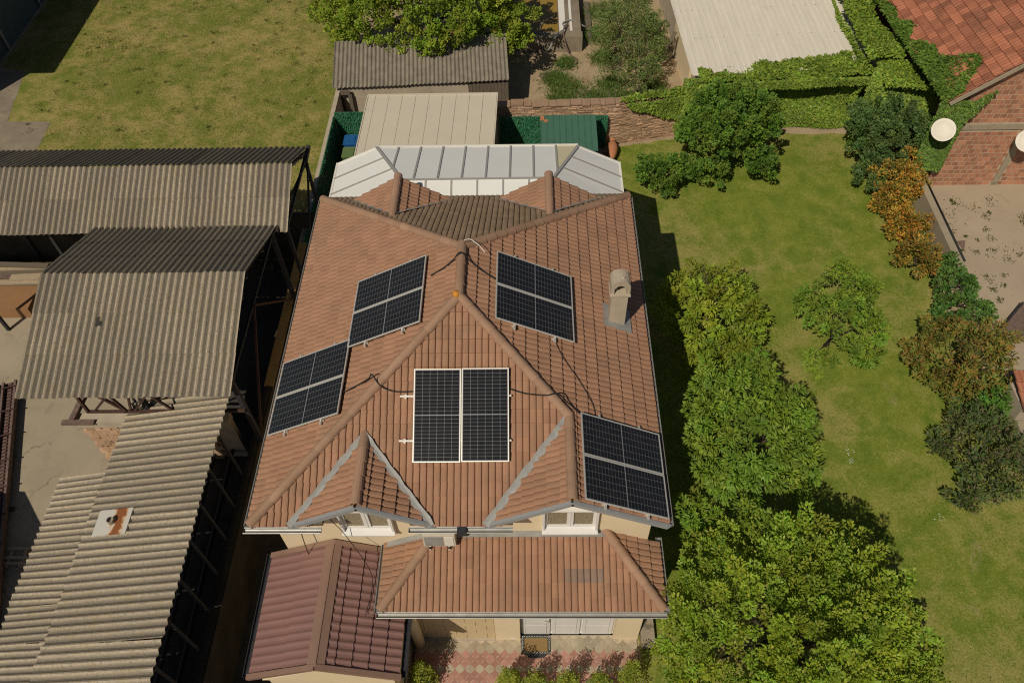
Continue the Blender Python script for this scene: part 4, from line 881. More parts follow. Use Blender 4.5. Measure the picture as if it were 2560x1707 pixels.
def colours(n, pal, spread=.25):
    pal = np.array(pal); k = rng.integers(0, len(pal), n); c = pal[k] * rng.uniform(1 - spread, 1 + spread, (n, 1)); return c * rng.uniform(.9, 1.1, (n, 3))
def hedge_screen(p0, p1, z0, z1, nrm, label, n):
    s = thing('hedge_screen', label, 'screen', (*(Vector(p0) + Vector(p1)).xy * .5, 0)); a, b = np.array(p0), np.array(p1)
    m = MB(); m.bar((*p0[:2], (z0 + z1) / 2), (*p1[:2], (z0 + z1) / 2), .04, z1 - z0); m.build('backing', M['green_metal'], s)
    t = rng.random(n)[:, None]; P = a * (1 - t) + b * t; P[:, 2] = rng.uniform(z0, z1 + .03, n); nr = np.array(nrm, float); P = P + nr * .03
    D = nr * .5 + np.array([0, 0, -.8]) + rng.normal(0, .5, (n, 3)); N_ = nr + rng.normal(0, .35, (n, 3)) + np.array([0, 0, .4])
    leafset('artificial_leaves', P, D, N_, rng.uniform(.05, .09, n), .045, colours(n, [(.025, .15, .065), (.035, .19, .085), (.05, .23, .11)]), s)
hedge_screen((-6.4, 12.6, 0), (-6.4, 19.95, 0), 0, 1.75, (1, 0, 0), 'artificial green hedge screen along the meadow side', 5000)
hedge_screen((-6.36, 20.0, 0), (-5.0, 20.0, 0), 0, 1.9, (0, -1, 0), 'short green hedge screen behind the wheelie bins', 1800)
hedge_screen((.4, 19.93, 0), (4.85, 19.93, 0), .02, 1.62, (0, -1, 0), 'wide green hedge screen hung on the stone wall', 6000)
m = MB(); m.box((-6.62, 12.6, 0), (-6.44, 22.3, 1.6)); tag(m.build('meadow_wall', M['plaster_old']), 'low pale wall behind the green hedge screen', 'wall')
sw = thing('stone_wall', 'rough wall of thin split stone slabs behind the green shed', 'wall', (4.5, 20.3, 0))
segs = [((.3, 20.06), (5.3, 20.12), 2.0), ((5.3, 20.12), (9.2, 20.98), 2.0)]
m = MB()
for a, b, h in segs: m.bar((a[0], a[1] + .18, h / 2), (b[0], b[1] + .18, h / 2), .3, h)
m.build('core', M['mortar'], sw)
sm = {}
def stone_mesh(q, r):
    if (q, r) not in sm:
        lx = .12 + .06 * q; m = MB(); j = lambda s: random.uniform(-s, s)
        vs = [(j(.012), -.03, j(.006)), (lx + j(.012), -.03, j(.006)), (lx, .15, 0), (0, .15, 0), (j(.012), -.03, .062 + j(.008)), (lx + j(.012), -.03, .062 + j(.008)), (lx, .15, .065), (0, .15, .065), (lx / 2, -.042, .033)]
        m.add(vs, [(0, 1, 8), (1, 5, 8), (5, 4, 8), (4, 0, 8), (4, 5, 6, 7), (0, 3, 2, 1), (1, 2, 6, 5), (3, 0, 4, 7)], r); sm[(q, r)] = mesh('stone', m.v, m.f, M['stone'], False, r)
    return sm[(q, r)]
rest = MB(); cnt = 0; lst = []
for a, b, h in segs:
    a, b = Vector((*a, 0)), Vector((*b, 0)); L = (b - a).length; d = (b - a).normalized(); ang = math.atan2(d.y, d.x)
    for r in range(int(h / .075)):
        u = -random.uniform(0, .2)
        while u < L:
            q = random.randint(0, 5); lx = .12 + .06 * q
            p = a + d * u; hid = p.x < 4.7 and r < 20
            if u + lx < L + .1: lst.append((hid, q, random.choice((0, .3, .5, .7, 1)), T((p.x, p.y + .03, r * .075 + .005)) @ Matrix.Rotation(ang, 4, 'Z') @ T((0, random.uniform(-.03, .015), 0)) @ rot('X', random.uniform(-5, 5))))
            u += lx + .015
    u = 0
    while u < L:   # coping stones
        lx = random.uniform(.14, .6); p = a + d * u; mm = MB(); mm.box((0, -.05 - random.uniform(-.05, .02), 0), (lx - .02, .38, random.uniform(.03, .09)), M=T((p.x, p.y + random.uniform(-.02, .03), h)) @ Matrix.Rotation(ang + random.uniform(-.03, .03), 4, 'Z')); o = mm.build('coping_stone', M['stone'], sw); u += lx
lst.sort(key=lambda t: t[0]); 
for k, (hid, q, r, mtx) in enumerate(lst):
    if hid: continue
    if cnt < 300 and (mtx.translation.x > 5.1 or mtx.translation.z > 1.5): inst('stone', stone_mesh(q, r), sw, mtx); cnt += 1
    else:
        me = stone_mesh(q, r); rest.add([mtx @ v.co for v in me.vertices], [tuple(p.vertices) for p in me.polygons], r)
if rest.f: tag(rest.build('stones', M['stone'], sw, rnd=True), kind='stuff')
m = MB(); m.tube([(2.9, 21.2, .16), (4.0, 21.25, .16)], [.15, .16], 12); tag(m.build('log', M['cloth'], None, True), 'pale bleached log lying behind the stone wall', 'log')
m = MB(); m.lathe([(.001, .06), (.2, .05), (.3, 0)], (1.9, 23.0, .03), 14); tag(m.build('shallow_bowl', M['flash'], None, True), 'grey bowl on the shaded soil beside the plank shed', 'bowl')
# pond basin
pd = thing('pond_basin', 'concrete basin with stained white walls and brown water', 'basin', (1.5, 30, 0))
m = MB(); m.box((3.08, 27.6, 0), (4.15, 45, .78)); m.box((-3.0, 27.15, 0), (4.2, 27.6, .8)); m.box((-3.2, 27.6, 0), (-2.4, 45, .78)); m.build('wall', M['concrete_dk'], pd)
m = MB(); m.box((3.12, 27.7, .78), (3.42, 45, .8)); m.box((3.62, 27.7, .78), (3.74, 45, .8)); m.build('whitewash', M['white'], pd)
m = MB(); m.add([(-2.4, 27.6, .5), (3.08, 27.6, .5), (3.08, 45, .5), (-2.4, 45, .5)], [(0, 1, 2, 3)]); m.build('water', M['water'], pd)
cable([(2.4, 26.6, .1), (3.0, 27.1, .95), (3.35, 27.6, .95), (3.3, 28.2, .9), (3.7, 28.5, .86), (4.4, 28.5, .5)], 'grey hose looped over the pond corner', .035, 'flash', 'hose', 'hose')
cable([(3.5, 28.1, .9), (3.3, 27.4, .95), (3.5, 26.7, .3), (3.9, 26.4, .1), (3.9, 26.1, .05)], 'second hose hanging over the front of the pond wall', .035, 'rust_bar', 'hose', 'hose')
cable([(2.2, 28.0, .55), (2.3, 28.7, .6), (2.9, 29.4, .55)], 'pale hose floating on the pond water', .025, 'flash', 'hose', 'hose')
m = MB(); m.box((4.5, 28.2, .02), (4.75, 31.5, .14)); tag(m.build('plank', M['wood']), 'grey plank lying beside the pond wall', 'plank')
m = MB(); m.lathe([(.001, .1), (.25, .09), (.34, .03), (.3, 0)], (0, 0, 0), 12, M=T((2.55, 25.2, 0)) @ Matrix.Diagonal((1.3, .7, 1, 1))); tag(m.build('flat_stone', M['rust_bar'], None, True), 'flat brown stone beside the green weeds', 'stone')
# ================================================================ white building
wb = thing('white_building', 'long low building with dirty white sheet roof overgrown by ivy', 'building', (12, 26, 0))
RW = T((8.2, 20.75, 0)) @ rot('Z', 3.4)
m = MB(); m.box((.8, .25, 0), (7.6, 14, 2.75), M=RW); m.build('wall', M['plaster_old'], wb)
FW = RW @ frame((0, 0, 2.85), (1, 0, 0), (0, 13, .7)); M['white_roof2'] = M['white_roof']
for k in range(8):
    m = MB(); x0 = k * .985; vs = []; 
    prof = []
    for j in range(4): prof += [(x0 + j * .246, 0), (x0 + j * .246 + .016, .026), (x0 + j * .246 + .046, .026), (x0 + j * .246 + .062, 0)]
    prof.append((x0 + .985, 0)); n = len(prof)
    m.add([FW @ Vector((u, 0, z)) for u, z in prof] + [FW @ Vector((u, 13, z)) for u, z in prof] + [FW @ Vector((u, 0, z - .01)) for u, z in prof], [(i, i + 1, n + i + 1, n + i) for i in range(n - 1)] + [(i + 1, i, 2 * n + i, 2 * n + i + 1) for i in range(n - 1)]); m.build('roof_sheet', M['white_roof'], wb)
m = MB()
for k in range(80): 
    v = Vector((random.randint(0, 31) * .246 + .031, random.choice((.4, 2.4, 4.4, 6.4)), .03)); m.box(tuple(v - Vector((.012, .012, 0))), tuple(v + Vector((.012, .012, .012))), M=FW)
tag(m.build('screw_heads', M['rust'], wb), kind='stuff')
m = MB(); m.box((.7, 2.9, 0), (.82, 6.5, 2.6), M=RW); m.build('patched_wall', M['wall'], wb)
m = MB(); m.bar((7.7, 25.5, .6), (8.35, 26.1, 1.6), .14, .05); tag(m.build('leaning_plank', M['wood']), 'short plank leaning on the white building wall', 'plank')
# ================================================================ brick house
bh = thing('brick_house', 'raw clay block house with orange tiled roof at the right edge', 'house', (20, 18, 0))
WX0, WX1, WY = 17.45, 25.0, 17.2; sl_ = .8
m = MB(); top = lambda x: 4.05 + (x - 16.9) * sl_
m.solid([(WX0, WY + .06, 0), (WX1, WY + .06, 0), (WX1, WY + .06, min(top(WX1), 7)), (20.6, WY + .06, 7), (WX0, WY + .06, top(WX0))], (0, .25, 0)); m.build('wall_core', M['mortar'], bh)
m = MB(); m.box((WX0, WY + .3, 0), (WX0 + .3, 30, 4.4)); m.build('side_wall', M['brick'], bh)
bk = [mesh('brick', *(lambda q: (q.v, q.f))(MB().box((0, 0, 0), (.222, .1, .168))), M['brick'], False, r) for r in (0, .15, .3, .5, .6, .75, 1)]
cnt = 0
for r in range(34):
    z = r * .2 + .01; off = .125 * (r % 2)
    for c in range(32):
        x = WX0 + c * .25 - off
        if x < WX0 - .02 or x > 22.6: continue
        if 2.68 < z + .1 < 2.98 or (19.95 < x + .12 < 20.3 and z < 2.7) or z + .2 > top(x): continue
        if x > 21.9 and cnt > 250: continue
        inst('brick', random.choice(bk), bh, T((x, WY + .046 + random.uniform(0, .008), z)) @ rot('Z', random.uniform(-.6, .6))); cnt += 1
m = MB(); m.box((WX0 - .01, WY + .0, 2.72), (WX1, WY + .1, 2.95)); m.build('ring_beam', M['concrete'], bh)
m = MB(); m.box((20.0, WY + .005, 0), (20.24, WY + .1, 2.72)); m.build('concrete_column', M['concrete'], bh)
Vb = Vector((1, 0, sl_)).normalized(); Ub = Vector((-.085, 1, 0)).normalized()
FB = frame((16.72, 16.95, 4.08), (0, -1, 0), Vb); 
bfull, bcut = [], []
FBm = T((16.15, 24.9, 4.08)) @ frame((0, 0, 0), (.07, -1, 0), Vb)
lay(FBm, [[(-8, 0), (7.93, 0), (7.93, 5.2), (-8, 5.2)]], bfull, bcut, 'orange_tile', u0=.03)
brf = MB(); brf.add([FBm @ Vector(p) for p in ((-8, 0, -.02), (7.93, 0, -.02), (7.93, 5.2, -.02), (-8, 5.2, -.02), (-8, 0, -.12), (7.93, 0, -.12), (7.93, 5.2, -.12), (-8, 5.2, -.12))], [(0, 1, 2, 3), (7, 6, 5, 4), (1, 0, 4, 5), (2, 1, 5, 6), (3, 2, 6, 7)]); bro = brf.build('roof', M['wood'], bh)
place_tiles(bfull, bcut, bro, 260, 'roof_tiles')
m = MB(); m.bar(FBm @ Vector((7.96, -.02, -.03)), FBm @ Vector((7.96, 5.2, -.03)), .05, .14); m.build('verge_board', M['concrete'], bh)
def dish(c, nrm, r, label):
    d_ = thing('satellite_dish', label, 'satellite dish', c); q = Vector(nrm).to_track_quat('Z', 'Y').to_matrix().to_4x4()
    m = MB(); m.lathe([(.001, 0), (r * .4, .02), (r * .75, .06), (r, .12), (r + .01, .115), (r * .75, .045), (.02, -.02)], c, 28, M=q); m.build('reflector', M['dish'], d_, True)
    n = Vector(nrm).normalized(); b = Vector(c) - n * .02; m = MB(); m.tube([b, b - n * .2, b - n * .2 + Vector((.05, .25, -.3)), (c[0] + .1, 17.25, c[2] - .55)], .025, 8); m.build('mount', M['rust_bar'], d_)
dish((16.75, 16.7, 3.1), (-.28, -.62, .73), .41, 'white satellite dish beside the ivy on the brick house'); dish((20.05, 16.7, 2.55), (-.28, -.62, .73), .41, 'white satellite dish cut off by the right picture edge')
# ================================================================ right boundary and neighbour yard
m = MB(); m.box((16.3, -8, 0), (16.55, 5.65, .8)); tag(m.build('garden_wall', M['concrete']), 'low concrete wall behind the ragged dark bush', 'wall')
m = MB(); m.box((16.6, 12.0, 0), (16.85, 17.15, .95)); tag(m.build('garden_wall', M['concrete']), 'grey concrete garden wall along the right side of the lawn', 'wall')
m = MB(); m.tube([(16.9, 17.0, .93), (16.92, 12.2, .93)], .04, 8); tag(m.build('black_pipe', M['black'], None, True), 'thin black pipe along the top of the garden wall', 'pipe')
m = MB(); m.box((17.9, 9.0, .03), (20.5, 10.4, .12), M=T((18.5, 9.9, 0)) @ rot('Z', 42) @ T((-18.5, -9.9, 0))); tag(m.build('rusty_sheet', M['rust_bar']), 'rusty metal sheet lying in the yard beyond the bushes', 'metal sheet')
m = MB(); m.bar((17.5, 9.6, .3), (18.7, 10.8, .3), .06, .06); tag(m.build('steel_angle', M['dark_steel']), 'dark steel bar beside the rusty sheet', 'bar')
m = MB(); m.add([(17.6, 14.1, .02), (17.9, 14.1, .02), (17.75, 13.6, .02), (17.8, 13.9, .25)], [(0, 1, 3), (1, 2, 3), (2, 0, 3), (0, 2, 1)]); tag(m.build('rubble_heap', M['rust_bar']), 'small grey rubble heap on the dusty yard', 'rubble')
tr = thing('tiled_coping', 'small orange tile capped pier at the right edge', 'pier', (16.5, 6.3, 0))
m = MB(); m.box((16.25, 5.7, 0), (17.2, 6.7, 1.35)); m.build('pier', M['plaster_old'], tr)
Ft = frame((16.2, 5.55, 1.4), (1, 0, 0), (0, 1.2, .35))
for i in range(4):
    for j in range(4): inst('tile', random.choice(TILE['orange_tile']), tr, Ft @ T((i * TW, j * TE, .01)))
m = MB(); m.box((16.9, 7.3, .0), (17.15, 7.55, .35)); tag(m.build('paint_tin', M['flash']), 'small grey tin standing by the brown bush', 'tin')
# distant house whose wall and shadow fill the top left corner
nb_ = thing('neighbour_house', 'dark shaded house wall in the top left corner', 'house', (-30, 32, 0))
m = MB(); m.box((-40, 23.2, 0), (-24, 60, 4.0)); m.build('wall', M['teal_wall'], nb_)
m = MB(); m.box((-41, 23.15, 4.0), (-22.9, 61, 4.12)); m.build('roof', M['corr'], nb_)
for y in (27.9, 32.0): m = MB(); m.tube([(-23.9, y, 0), (-23.9, y, 4)], .07, 8); m.build('downpipe', M['gutter'], nb_)
m = MB(); m.box((-24.5, 23.0, 0), (-23.9, 45, .15)); m.build('plinth', M['concrete_dk'], nb_)
# ================================================================ vegetation
def crown(name, ell, spacing, per, L, Wd, pal, parent, slen=.7, srad=.24, up=.6, droop=0., rough=.24, spread=.26, zmin=-.3, fill=.15):
    """leafy sprays set at an even but jittered distance over uneven ellipsoids, dark gaps between them"""
    A = np.array(ell); ph = rng.uniform(0, 6.28, 6); area = (A[:, 3] * A[:, 4] + A[:, 3] * A[:, 5] + A[:, 4] * A[:, 5]); N = int(area.sum() * 4.2 / spacing ** 2 * 4) + 60
    k = rng.choice(len(A), N, p=area / area.sum()); d = rng.normal(0, 1, (N, 3)); d /= np.linalg.norm(d, axis=1, keepdims=True); d[:, 2] = np.where(d[:, 2] < zmin, -d[:, 2], d[:, 2])
    f = 1 + rough * (np.sin(d[:, 0] * 5 + ph[0] + k) * np.sin(d[:, 1] * 5 + ph[1]) + .6 * np.sin(d[:, 0] * 9 + d[:, 2] * 7 + ph[2] + k) * np.sin(d[:, 1] * 10 + ph[3]) + rng.normal(0, .35, N))
    P = A[k, :3] + A[k, 3:] * d * f[:, None]
    ok = np.ones(N, bool)
    for q, e in enumerate(A): ok &= ~(((((P - e[:3]) / e[3:]) ** 2).sum(1) < .72) & (k != q))
    ok &= P[:, 2] > .12
    P, d, k = P[ok], d[ok], k[ok]; keep = []; grid = {}
    for n_, p in enumerate(P):
        c = tuple(np.floor(p / spacing).astype(int)); bad = False
        for a in (-1, 0, 1):
            for b in (-1, 0, 1):
                for e in (-1, 0, 1):
                    for m_ in grid.get((c[0] + a, c[1] + b, c[2] + e), ()):
                        if ((P[m_] - p) ** 2).sum() < (spacing * .82) ** 2: bad = True
        if not bad: keep.append(n_); grid.setdefault(c, []).append(n_)
    P, d, k = P[keep], d[keep], k[keep]; n = len(P)
    ax = d / A[k, 3:]; ax /= np.linalg.norm(ax, axis=1, keepdims=True); ax = ax * .75 + np.array([0, 0, up]) + rng.normal(0, .22, (n, 3)); ax /= np.linalg.norm(ax, axis=1, keepdims=True)
    sc = rng.uniform(.7, 1.25, n); tone = rng.uniform(1 - spread, 1 + spread, n); hue = rng.uniform(-1, 1, n)
    cnt = np.maximum(6, (per * sc ** 2).astype(int)); i = np.repeat(np.arange(n), cnt); m = len(i)
    t = rng.random(m) ** .8; prof = np.sqrt(np.clip(t * 1.15, 0, 1)) * np.sqrt(np.clip(1.12 - t, 0, 1)) * 1.25
    rd = rng.normal(0, 1, (m, 3)); rd -= ax[i] * (rd * ax[i]).sum(1, keepdims=True); rd /= np.linalg.norm(rd, axis=1, keepdims=True)
    pos = P[i] + ax[i] * (slen * sc[i] * (t - .72))[:, None] + rd * (srad * sc[i] * prof * np.sqrt(rng.random(m)))[:, None]
    D = ax[i] * (.35 + .5 * t[:, None]) + rd * .8 + np.array([0, 0, -droop]) + rng.normal(0, .25, (m, 3)); Nn = ax[i] * .35 + rd * .25 + np.array([-.3, -.45, .95]) + rng.normal(0, .3, (m, 3))
    col = colours(m, pal, .16) * tone[i][:, None]; col[:, 0] *= 1 + .14 * hue[i]
    pos[:, 2] = np.maximum(pos[:, 2], .02)
    return leafset(name, pos, D, Nn, L * rng.uniform(.7, 1.25, m), Wd * rng.uniform(.8, 1.2, m), col, parent)
def blob(c, r, n=0, s=.35):
    out = [(*c, *r)]
    for i in range(n):
        a = 2 * math.pi * i / max(n, 1) + rng.uniform(-.4, .4); z = rng.uniform(-.3, .55); q = math.sqrt(1 - z * z) * rng.uniform(.75, .95)
        k = s * rng.uniform(.75, 1.25); out.append((c[0] + q * math.cos(a) * r[0], c[1] + q * math.sin(a) * r[1], c[2] + z * r[2], r[0] * k, r[1] * k, r[2] * k * 1.1))
    return out
def limbs(parent, base, lobes, r, n=9, h0=.35):
    b = Vector(base); idx = list(range(len(lobes))); random.shuffle(idx); top = Vector((sum(l[0] for l in lobes) / len(lobes), sum(l[1] for l in lobes) / len(lobes), sum(l[2] for l in lobes) / len(lobes)))
    fork = b.lerp(top, .45) + Vector((random.uniform(-.1, .1), random.uniform(-.1, .1), 0))
    m = MB(); m.tube([b, b.lerp(fork, .3) + Vector((r * .3, 0, 0)), b.lerp(fork, .7), fork, fork.lerp(top, .6), top], [r * 1.25, r, r * .9, r * .75, r * .5, r * .25], 9)
    for i in idx[:n]:
        l = lobes[i]; e = Vector(l[:3]) + Vector((0, 0, l[5] * .4)); mid_ = fork.lerp(e, .5) + Vector((random.uniform(-.15, .15), random.uniform(-.15, .15), .1)); m.tube([fork - Vector((0, 0, .1)), mid_, e], [r * .5, r * .3, r * .08], 6)
    m.build('trunk', M['bark'], parent, True)
def tree(name, label, cat, base, ell, spacing, per, L, Wd, pal, r=.12, group=None, **kw):
    o = thing(name, label, cat, base, group); limbs(o, base, ell, r); crown('crown', ell, spacing, per, L, Wd, pal, o, **kw); return o
G1 = [(.20, .285, .02), (.245, .33, .028), (.155, .235, .018), (.30, .365, .045)]
G2 = [(.175, .27, .026), (.215, .31, .035), (.135, .22, .021)]
G3 = [(.235, .30, .022), (.28, .335, .03), (.185, .25, .02)]
GD = [(.105, .195, .025), (.135, .235, .032), (.085, .16, .023)]
OR = [(.52, .27, .035), (.42, .19, .03), (.30, .25, .035), (.60, .36, .06), (.15, .17, .03)]
OB = [(.21, .17, .035), (.17, .18, .032), (.26, .15, .035), (.12, .155, .026), (.30, .19, .04)]
tree('broad_tree', 'largest round green tree at the bottom right by the porch', 'tree', (7.8, -.8, 0), blob((7.75, -1.5, 2.7), (2.2, 2.25, 2.15), 10, .38), .43, 150, .085, .05, G1, .16, slen=.85, srad=.25, up=.8)
tree('cherry_tree', 'oval tree with long drooping leaves beside the house right wall', 'tree', (7.6, 4.2, 0), blob((7.45, 3.95, 2.6), (1.3, 1.75, 1.6), 9, .4) + [(6.2, 1.9, 1.6, .6, .5, .5), (8.9, 5.6, 1.6, .6, .5, .5), (9.2, 3.4, 1.5, .5, .6, .5)], .46, 115, .14, .042, G2, .12, slen=.75, srad=.24, up=.35, droop=.45)
tree('cherry_tree', 'smaller yellow green tree with bare twigs near the chimney side', 'tree', (7.6, 9.3, 0), blob((7.6, 9.3, 1.5), (1.25, 1.5, 1.05), 8, .48), .52, 120, .155, .05, G3, .09, slen=.65, srad=.26, up=.4, droop=.45, spread=.28)
tree('young_tree', 'sparse young tree standing alone on the open lawn', 'tree', (11.6, 9.2, 0), [(12.1, 11.0, 1.6, .45, .5, .4), (12.6, 10.2, 1.7, .42, .5, .4), (11.1, 9.8, 1.5, .65, .6, .45), (12.0, 9.4, 1.8, .6, .5, .45), (12.6, 9.0, 1.3, .42, .5, .35), (11.3, 8.9, 1.3, .4, .35, .35), (11.9, 8.2, 1.2, .55, .4, .35), (11.0, 7.8, 1.0, .5, .3, .25), (12.4, 8.0, 1.0, .42, .35, .3), (10.5, 7.6, .8, .3, .25, .2)], .4, 85, .125, .045, G2, .06, slen=.5, srad=.2, up=.4, droop=.25)
tree('leafy_tree', 'tall green tree growing in front of the ivy wall', 'tree', (9.6, 18.6, 0), blob((9.5, 18.7, 1.75), (1.35, 1.35, 1.45), 6, .42) + [(10.7, 17.4, 1.1, .55, .5, .45), (8.7, 17.2, .9, .6, .5, .45)], .42, 120, .095, .066, GD + G2[:1], .1, slen=.55, srad=.22, up=.45)
tree('leafy_shrub', 'round green shrub between the terrace roof and the ivy tree', 'shrub', (6.95, 17.4, 0), blob((6.85, 17.4, .7), (.85, .8, .6), 5, .45) + [(7.9, 17.8, .7, .5, .45, .45)], .38, 100, .09, .062, GD + G2[:1], .06, slen=.45, srad=.2, up=.45)
tree('walnut_tree', 'big dense tree behind the plank shed at the top', 'tree', (-2.7, 26.6, 0), blob((-2.8, 26.4, 2.9), (3.7, 2.4, 2.4), 10, .36) + [(.9, 24.7, 2.2, .8, .6, .7), (-6.3, 25.4, 2.0, .9, .8, .7)], .52, 125, .12, .078, G1, .22, slen=.8, srad=.27, up=.5)
tree('olive_shrub', 'grey green olive like shrub beside the white building', 'shrub', (6.3, 25.4, 0), blob((6.2, 26.2, 1.3), (1.3, 2.4, 1.2), 7, .4) + [(6.6, 24.0, 1.0, .8, .9, .9)], .42, 110, .10, .034, [(.165, .21, .055), (.20, .24, .08), (.12, .18, .035)], .08, slen=.6, srad=.23, up=.6)
tree('dark_bush', 'dark evergreen bush in the corner below the brick house ivy', 'bush', (15.8, 18.4, 0), blob((16.0, 18.9, 1.3), (1.25, 1.55, 1.4), 6, .4) + [(15.2, 17.2, .7, .7, .85, .7), (16.9, 17.6, 1.5, .55, .4, 1.0)], .38, 110, .085, .056, [(.08, .135, .04), (.105, .175, .05), (.13, .205, .05)], .1, slen=.45, srad=.21, up=.4)
tree('photinia_bush', 'bright orange leaved bush at the corner of the brick house', 'bush', (15.9, 16.2, 0), blob((15.85, 16.4, .9), (.8, .8, .75), 5, .45) + [(15.3, 15.5, .6, .55, .5, .45), (16.4, 17.3, 1.2, .45, .45, .5)], .42, 75, .125, .05, OR, .05, 'orange bushes along the garden wall', slen=.55, srad=.2, up=.6, spread=.35)
tree('photinia_bush', 'orange and yellow bush right below the brightest one', 'bush', (15.6, 14.5, 0), blob((15.65, 14.45, .55), (.62, .5, .5), 4, .45), .42, 75, .125, .05, OR, .04, 'orange bushes along the garden wall', slen=.55, srad=.2, up=.6, spread=.35)
tree('photinia_bush', 'third orange bush with brown and green leaves at the wall', 'bush', (15.5, 12.8, 0), blob((15.55, 12.75, .65), (.58, .75, .55), 4, .45), .42, 75, .125, .05, OR[:3] + OB, .04, 'orange bushes along the garden wall', slen=.55, srad=.2, up=.6, spread=.35)
tree('ivy_mound', 'cone of glossy green ivy over the garden wall', 'ivy', (16.3, 10.8, 0), [(16.5, 12.1, .6, .35, .55, .5), (16.4, 11.2, .6, .65, .8, .55), (16.3, 10.3, .5, .85, .65, .5), (16.9, 10.2, .45, .5, .45, .4)], .26, 42, .095, .075, [(.085, .17, .03), (.11, .21, .035), (.06, .125, .025)], .05, slen=.25, srad=.17, up=.4, rough=.08)
tree('photinia_bush', 'large bush with brown and green leaves below the ivy cone', 'bush', (15.4, 7.9, 0), blob((15.4, 8.0, .8), (1.2, 1.35, .85), 7, .42) + [(17.0, 8.8, .9, .35, .4, .4)], .42, 85, .125, .048, OB + [(.13, .18, .025)], .07, slen=.55, srad=.21, up=.6, spread=.32)
tree('ragged_bush', 'ragged dark bush at the right edge of the lawn', 'bush', (15.0, 4.6, 0), blob((15.1, 4.7, .7), (.85, 1.35, .7), 6, .42) + [(13.95, 5.0, .5, .35, .3, .25), (14.3, 3.3, .5, .45, .35, .35)], .44, 70, .13, .045, [(.11, .14, .045), (.17, .145, .075), (.12, .17, .035), (.075, .11, .035)], .06, slen=.6, srad=.2, up=.5)
tree('leafy_shrub', 'fresh green shrub beside the tile capped pier', 'shrub', (15.9, 6.5, 0), blob((15.9, 6.35, .7), (.5, .5, .55), 3), .36, 80, .10, .062, [(.09, .19, .025), (.12, .22, .03)], .04, slen=.4, srad=.18)
names = ['leftmost', 'second', 'third', 'fourth', 'fifth', 'rightmost']
for i, (x, y, h) in enumerate(((-1.2, -1.72, 1.55), (.98, -1.88, 1.4), (1.7, -1.93, 1.35), (2.48, -1.92, 1.4), (3.27, -1.95, 1.35), (4.05, -1.72, 1.5))):
    lb = [(x + random.uniform(-.05, .05), y + random.uniform(-.05, .05), h * t, .27 * (1.12 - t) + .05, .27 * (1.12 - t) + .05, .17) for t in (.15, .32, .5, .68, .86)]
    tree('thuja_shrub', f'{names[i]} of the small upright thuja shrubs on the patio edge', 'shrub', (x, y, 0), lb, .15, 34, .05, .026, [(.24, .28, .03), (.30, .34, .04), (.19, .23, .03)], .03, 'thuja shrubs along the patio', slen=.24, srad=.085, up=.9)
tw = MB()
for k in range(22):
    a = rng.uniform(0, 6.28); b0 = Vector((7.25 + rng.normal(0, .2), 9.75 + rng.normal(0, .2), 1.9)); e0 = b0 + Vector((math.cos(a) * rng.uniform(.4, .9), math.sin(a) * rng.uniform(.4, .9), rng.uniform(.5, 1.05))); tw.tube([b0, b0.lerp(e0, .5) + Vector((0, 0, .1)), e0], [.022, .014, .005], 5)
tag(tw.build('twigs', M['bark'], [o for o in bpy.data.objects if o.get('label', '').startswith('smaller yellow green tree')][0]), kind='stuff')
# ivy sheets
def wav(a, b): return .5 + .25 * np.sin(a * 2.1 + 1.3 * np.sin(b * 1.7)) + .25 * np.sin(b * 2.9 + a * 1.1)
def ivy(name, label, patches, pal, L=.13, Wd=.095):
    o = thing(name, label, 'ivy', tuple(patches[0][0])); PP, DD, NN, CC = [], [], [], []
    for O, U, V, Nv, su, sv, n, mask, thick in patches:
        O, U, V, Nv = [np.array(q, float) for q in (O, U, V, Nv)]; n = int(n * 1.35); u = rng.random(n) * su; v = rng.random(n) * sv; k = mask(u, v); u, v = u[k], v[k]
        m = len(u); off = .04 + thick * wav(u, v) * rng.uniform(.6, 1, m); PP.append(O + U * u[:, None] + V * v[:, None] + Nv * off[:, None])
        dn = np.array([0, 0, -1.]); DD.append(dn * .75 + Nv * .55 + rng.normal(0, .35, (m, 3))); NN.append(Nv * .8 + np.array([0, 0, .65]) + rng.normal(0, .3, (m, 3)))
        CC.append(colours(m, pal, .22) * (1 + .35 * (wav(u * 1.5, v * 1.5) - .5))[:, None])
    P, D, N_, C_ = map(np.concatenate, (PP, DD, NN, CC)); n = len(P)
    leafset('leaves', P, D, N_, L * rng.uniform(.7, 1.2, n), Wd * rng.uniform(.8, 1.2, n), C_, o); return o
IV = [(.185, .275, .032), (.23, .32, .04), (.135, .22, .03), (.28, .355, .05)]
c_, s_ = math.cos(R(3.4)), math.sin(R(3.4)); Ux, Uy = (c_, s_, 0), (-s_, c_, 0); Nf = (s_, -c_, 0)
Ow = np.array((8.2, 20.75, 0)); pt = lambda x, y, z: Ow + np.array(Ux) * x + np.array(Uy) * y + np.array((0, 0, z))
ivy('ivy_cover', 'thick ivy covering the front wall and roof edge of the white building', [
    (pt(-.3, .2, .05), Ux, (0, 0, 1), Nf, 7.9, 2.7, 15000, lambda u, v: (v < 2.75) & (v > .05), .35),
    (pt(-.1, -.45, 2.72), Ux, (0, 1, .04), (0, -.25, 1), 7.8, 1.9, 11000, lambda u, v: (v < .5 + .13 * u + .2 * wav(u * 1.3, u) + .12 * np.sin(u * 5)) & (u > .35), .3),
    (pt(.2, -.5, 2.5), Ux, (0, -.1, 1), (0, -1, .35), 7.6, .35, 3200, lambda u, v: u > 0, .15)], IV)
a2 = math.atan2(.86, 3.9); U2 = (math.cos(a2), math.sin(a2), 0); N2 = (math.sin(a2), -math.cos(a2), 0)
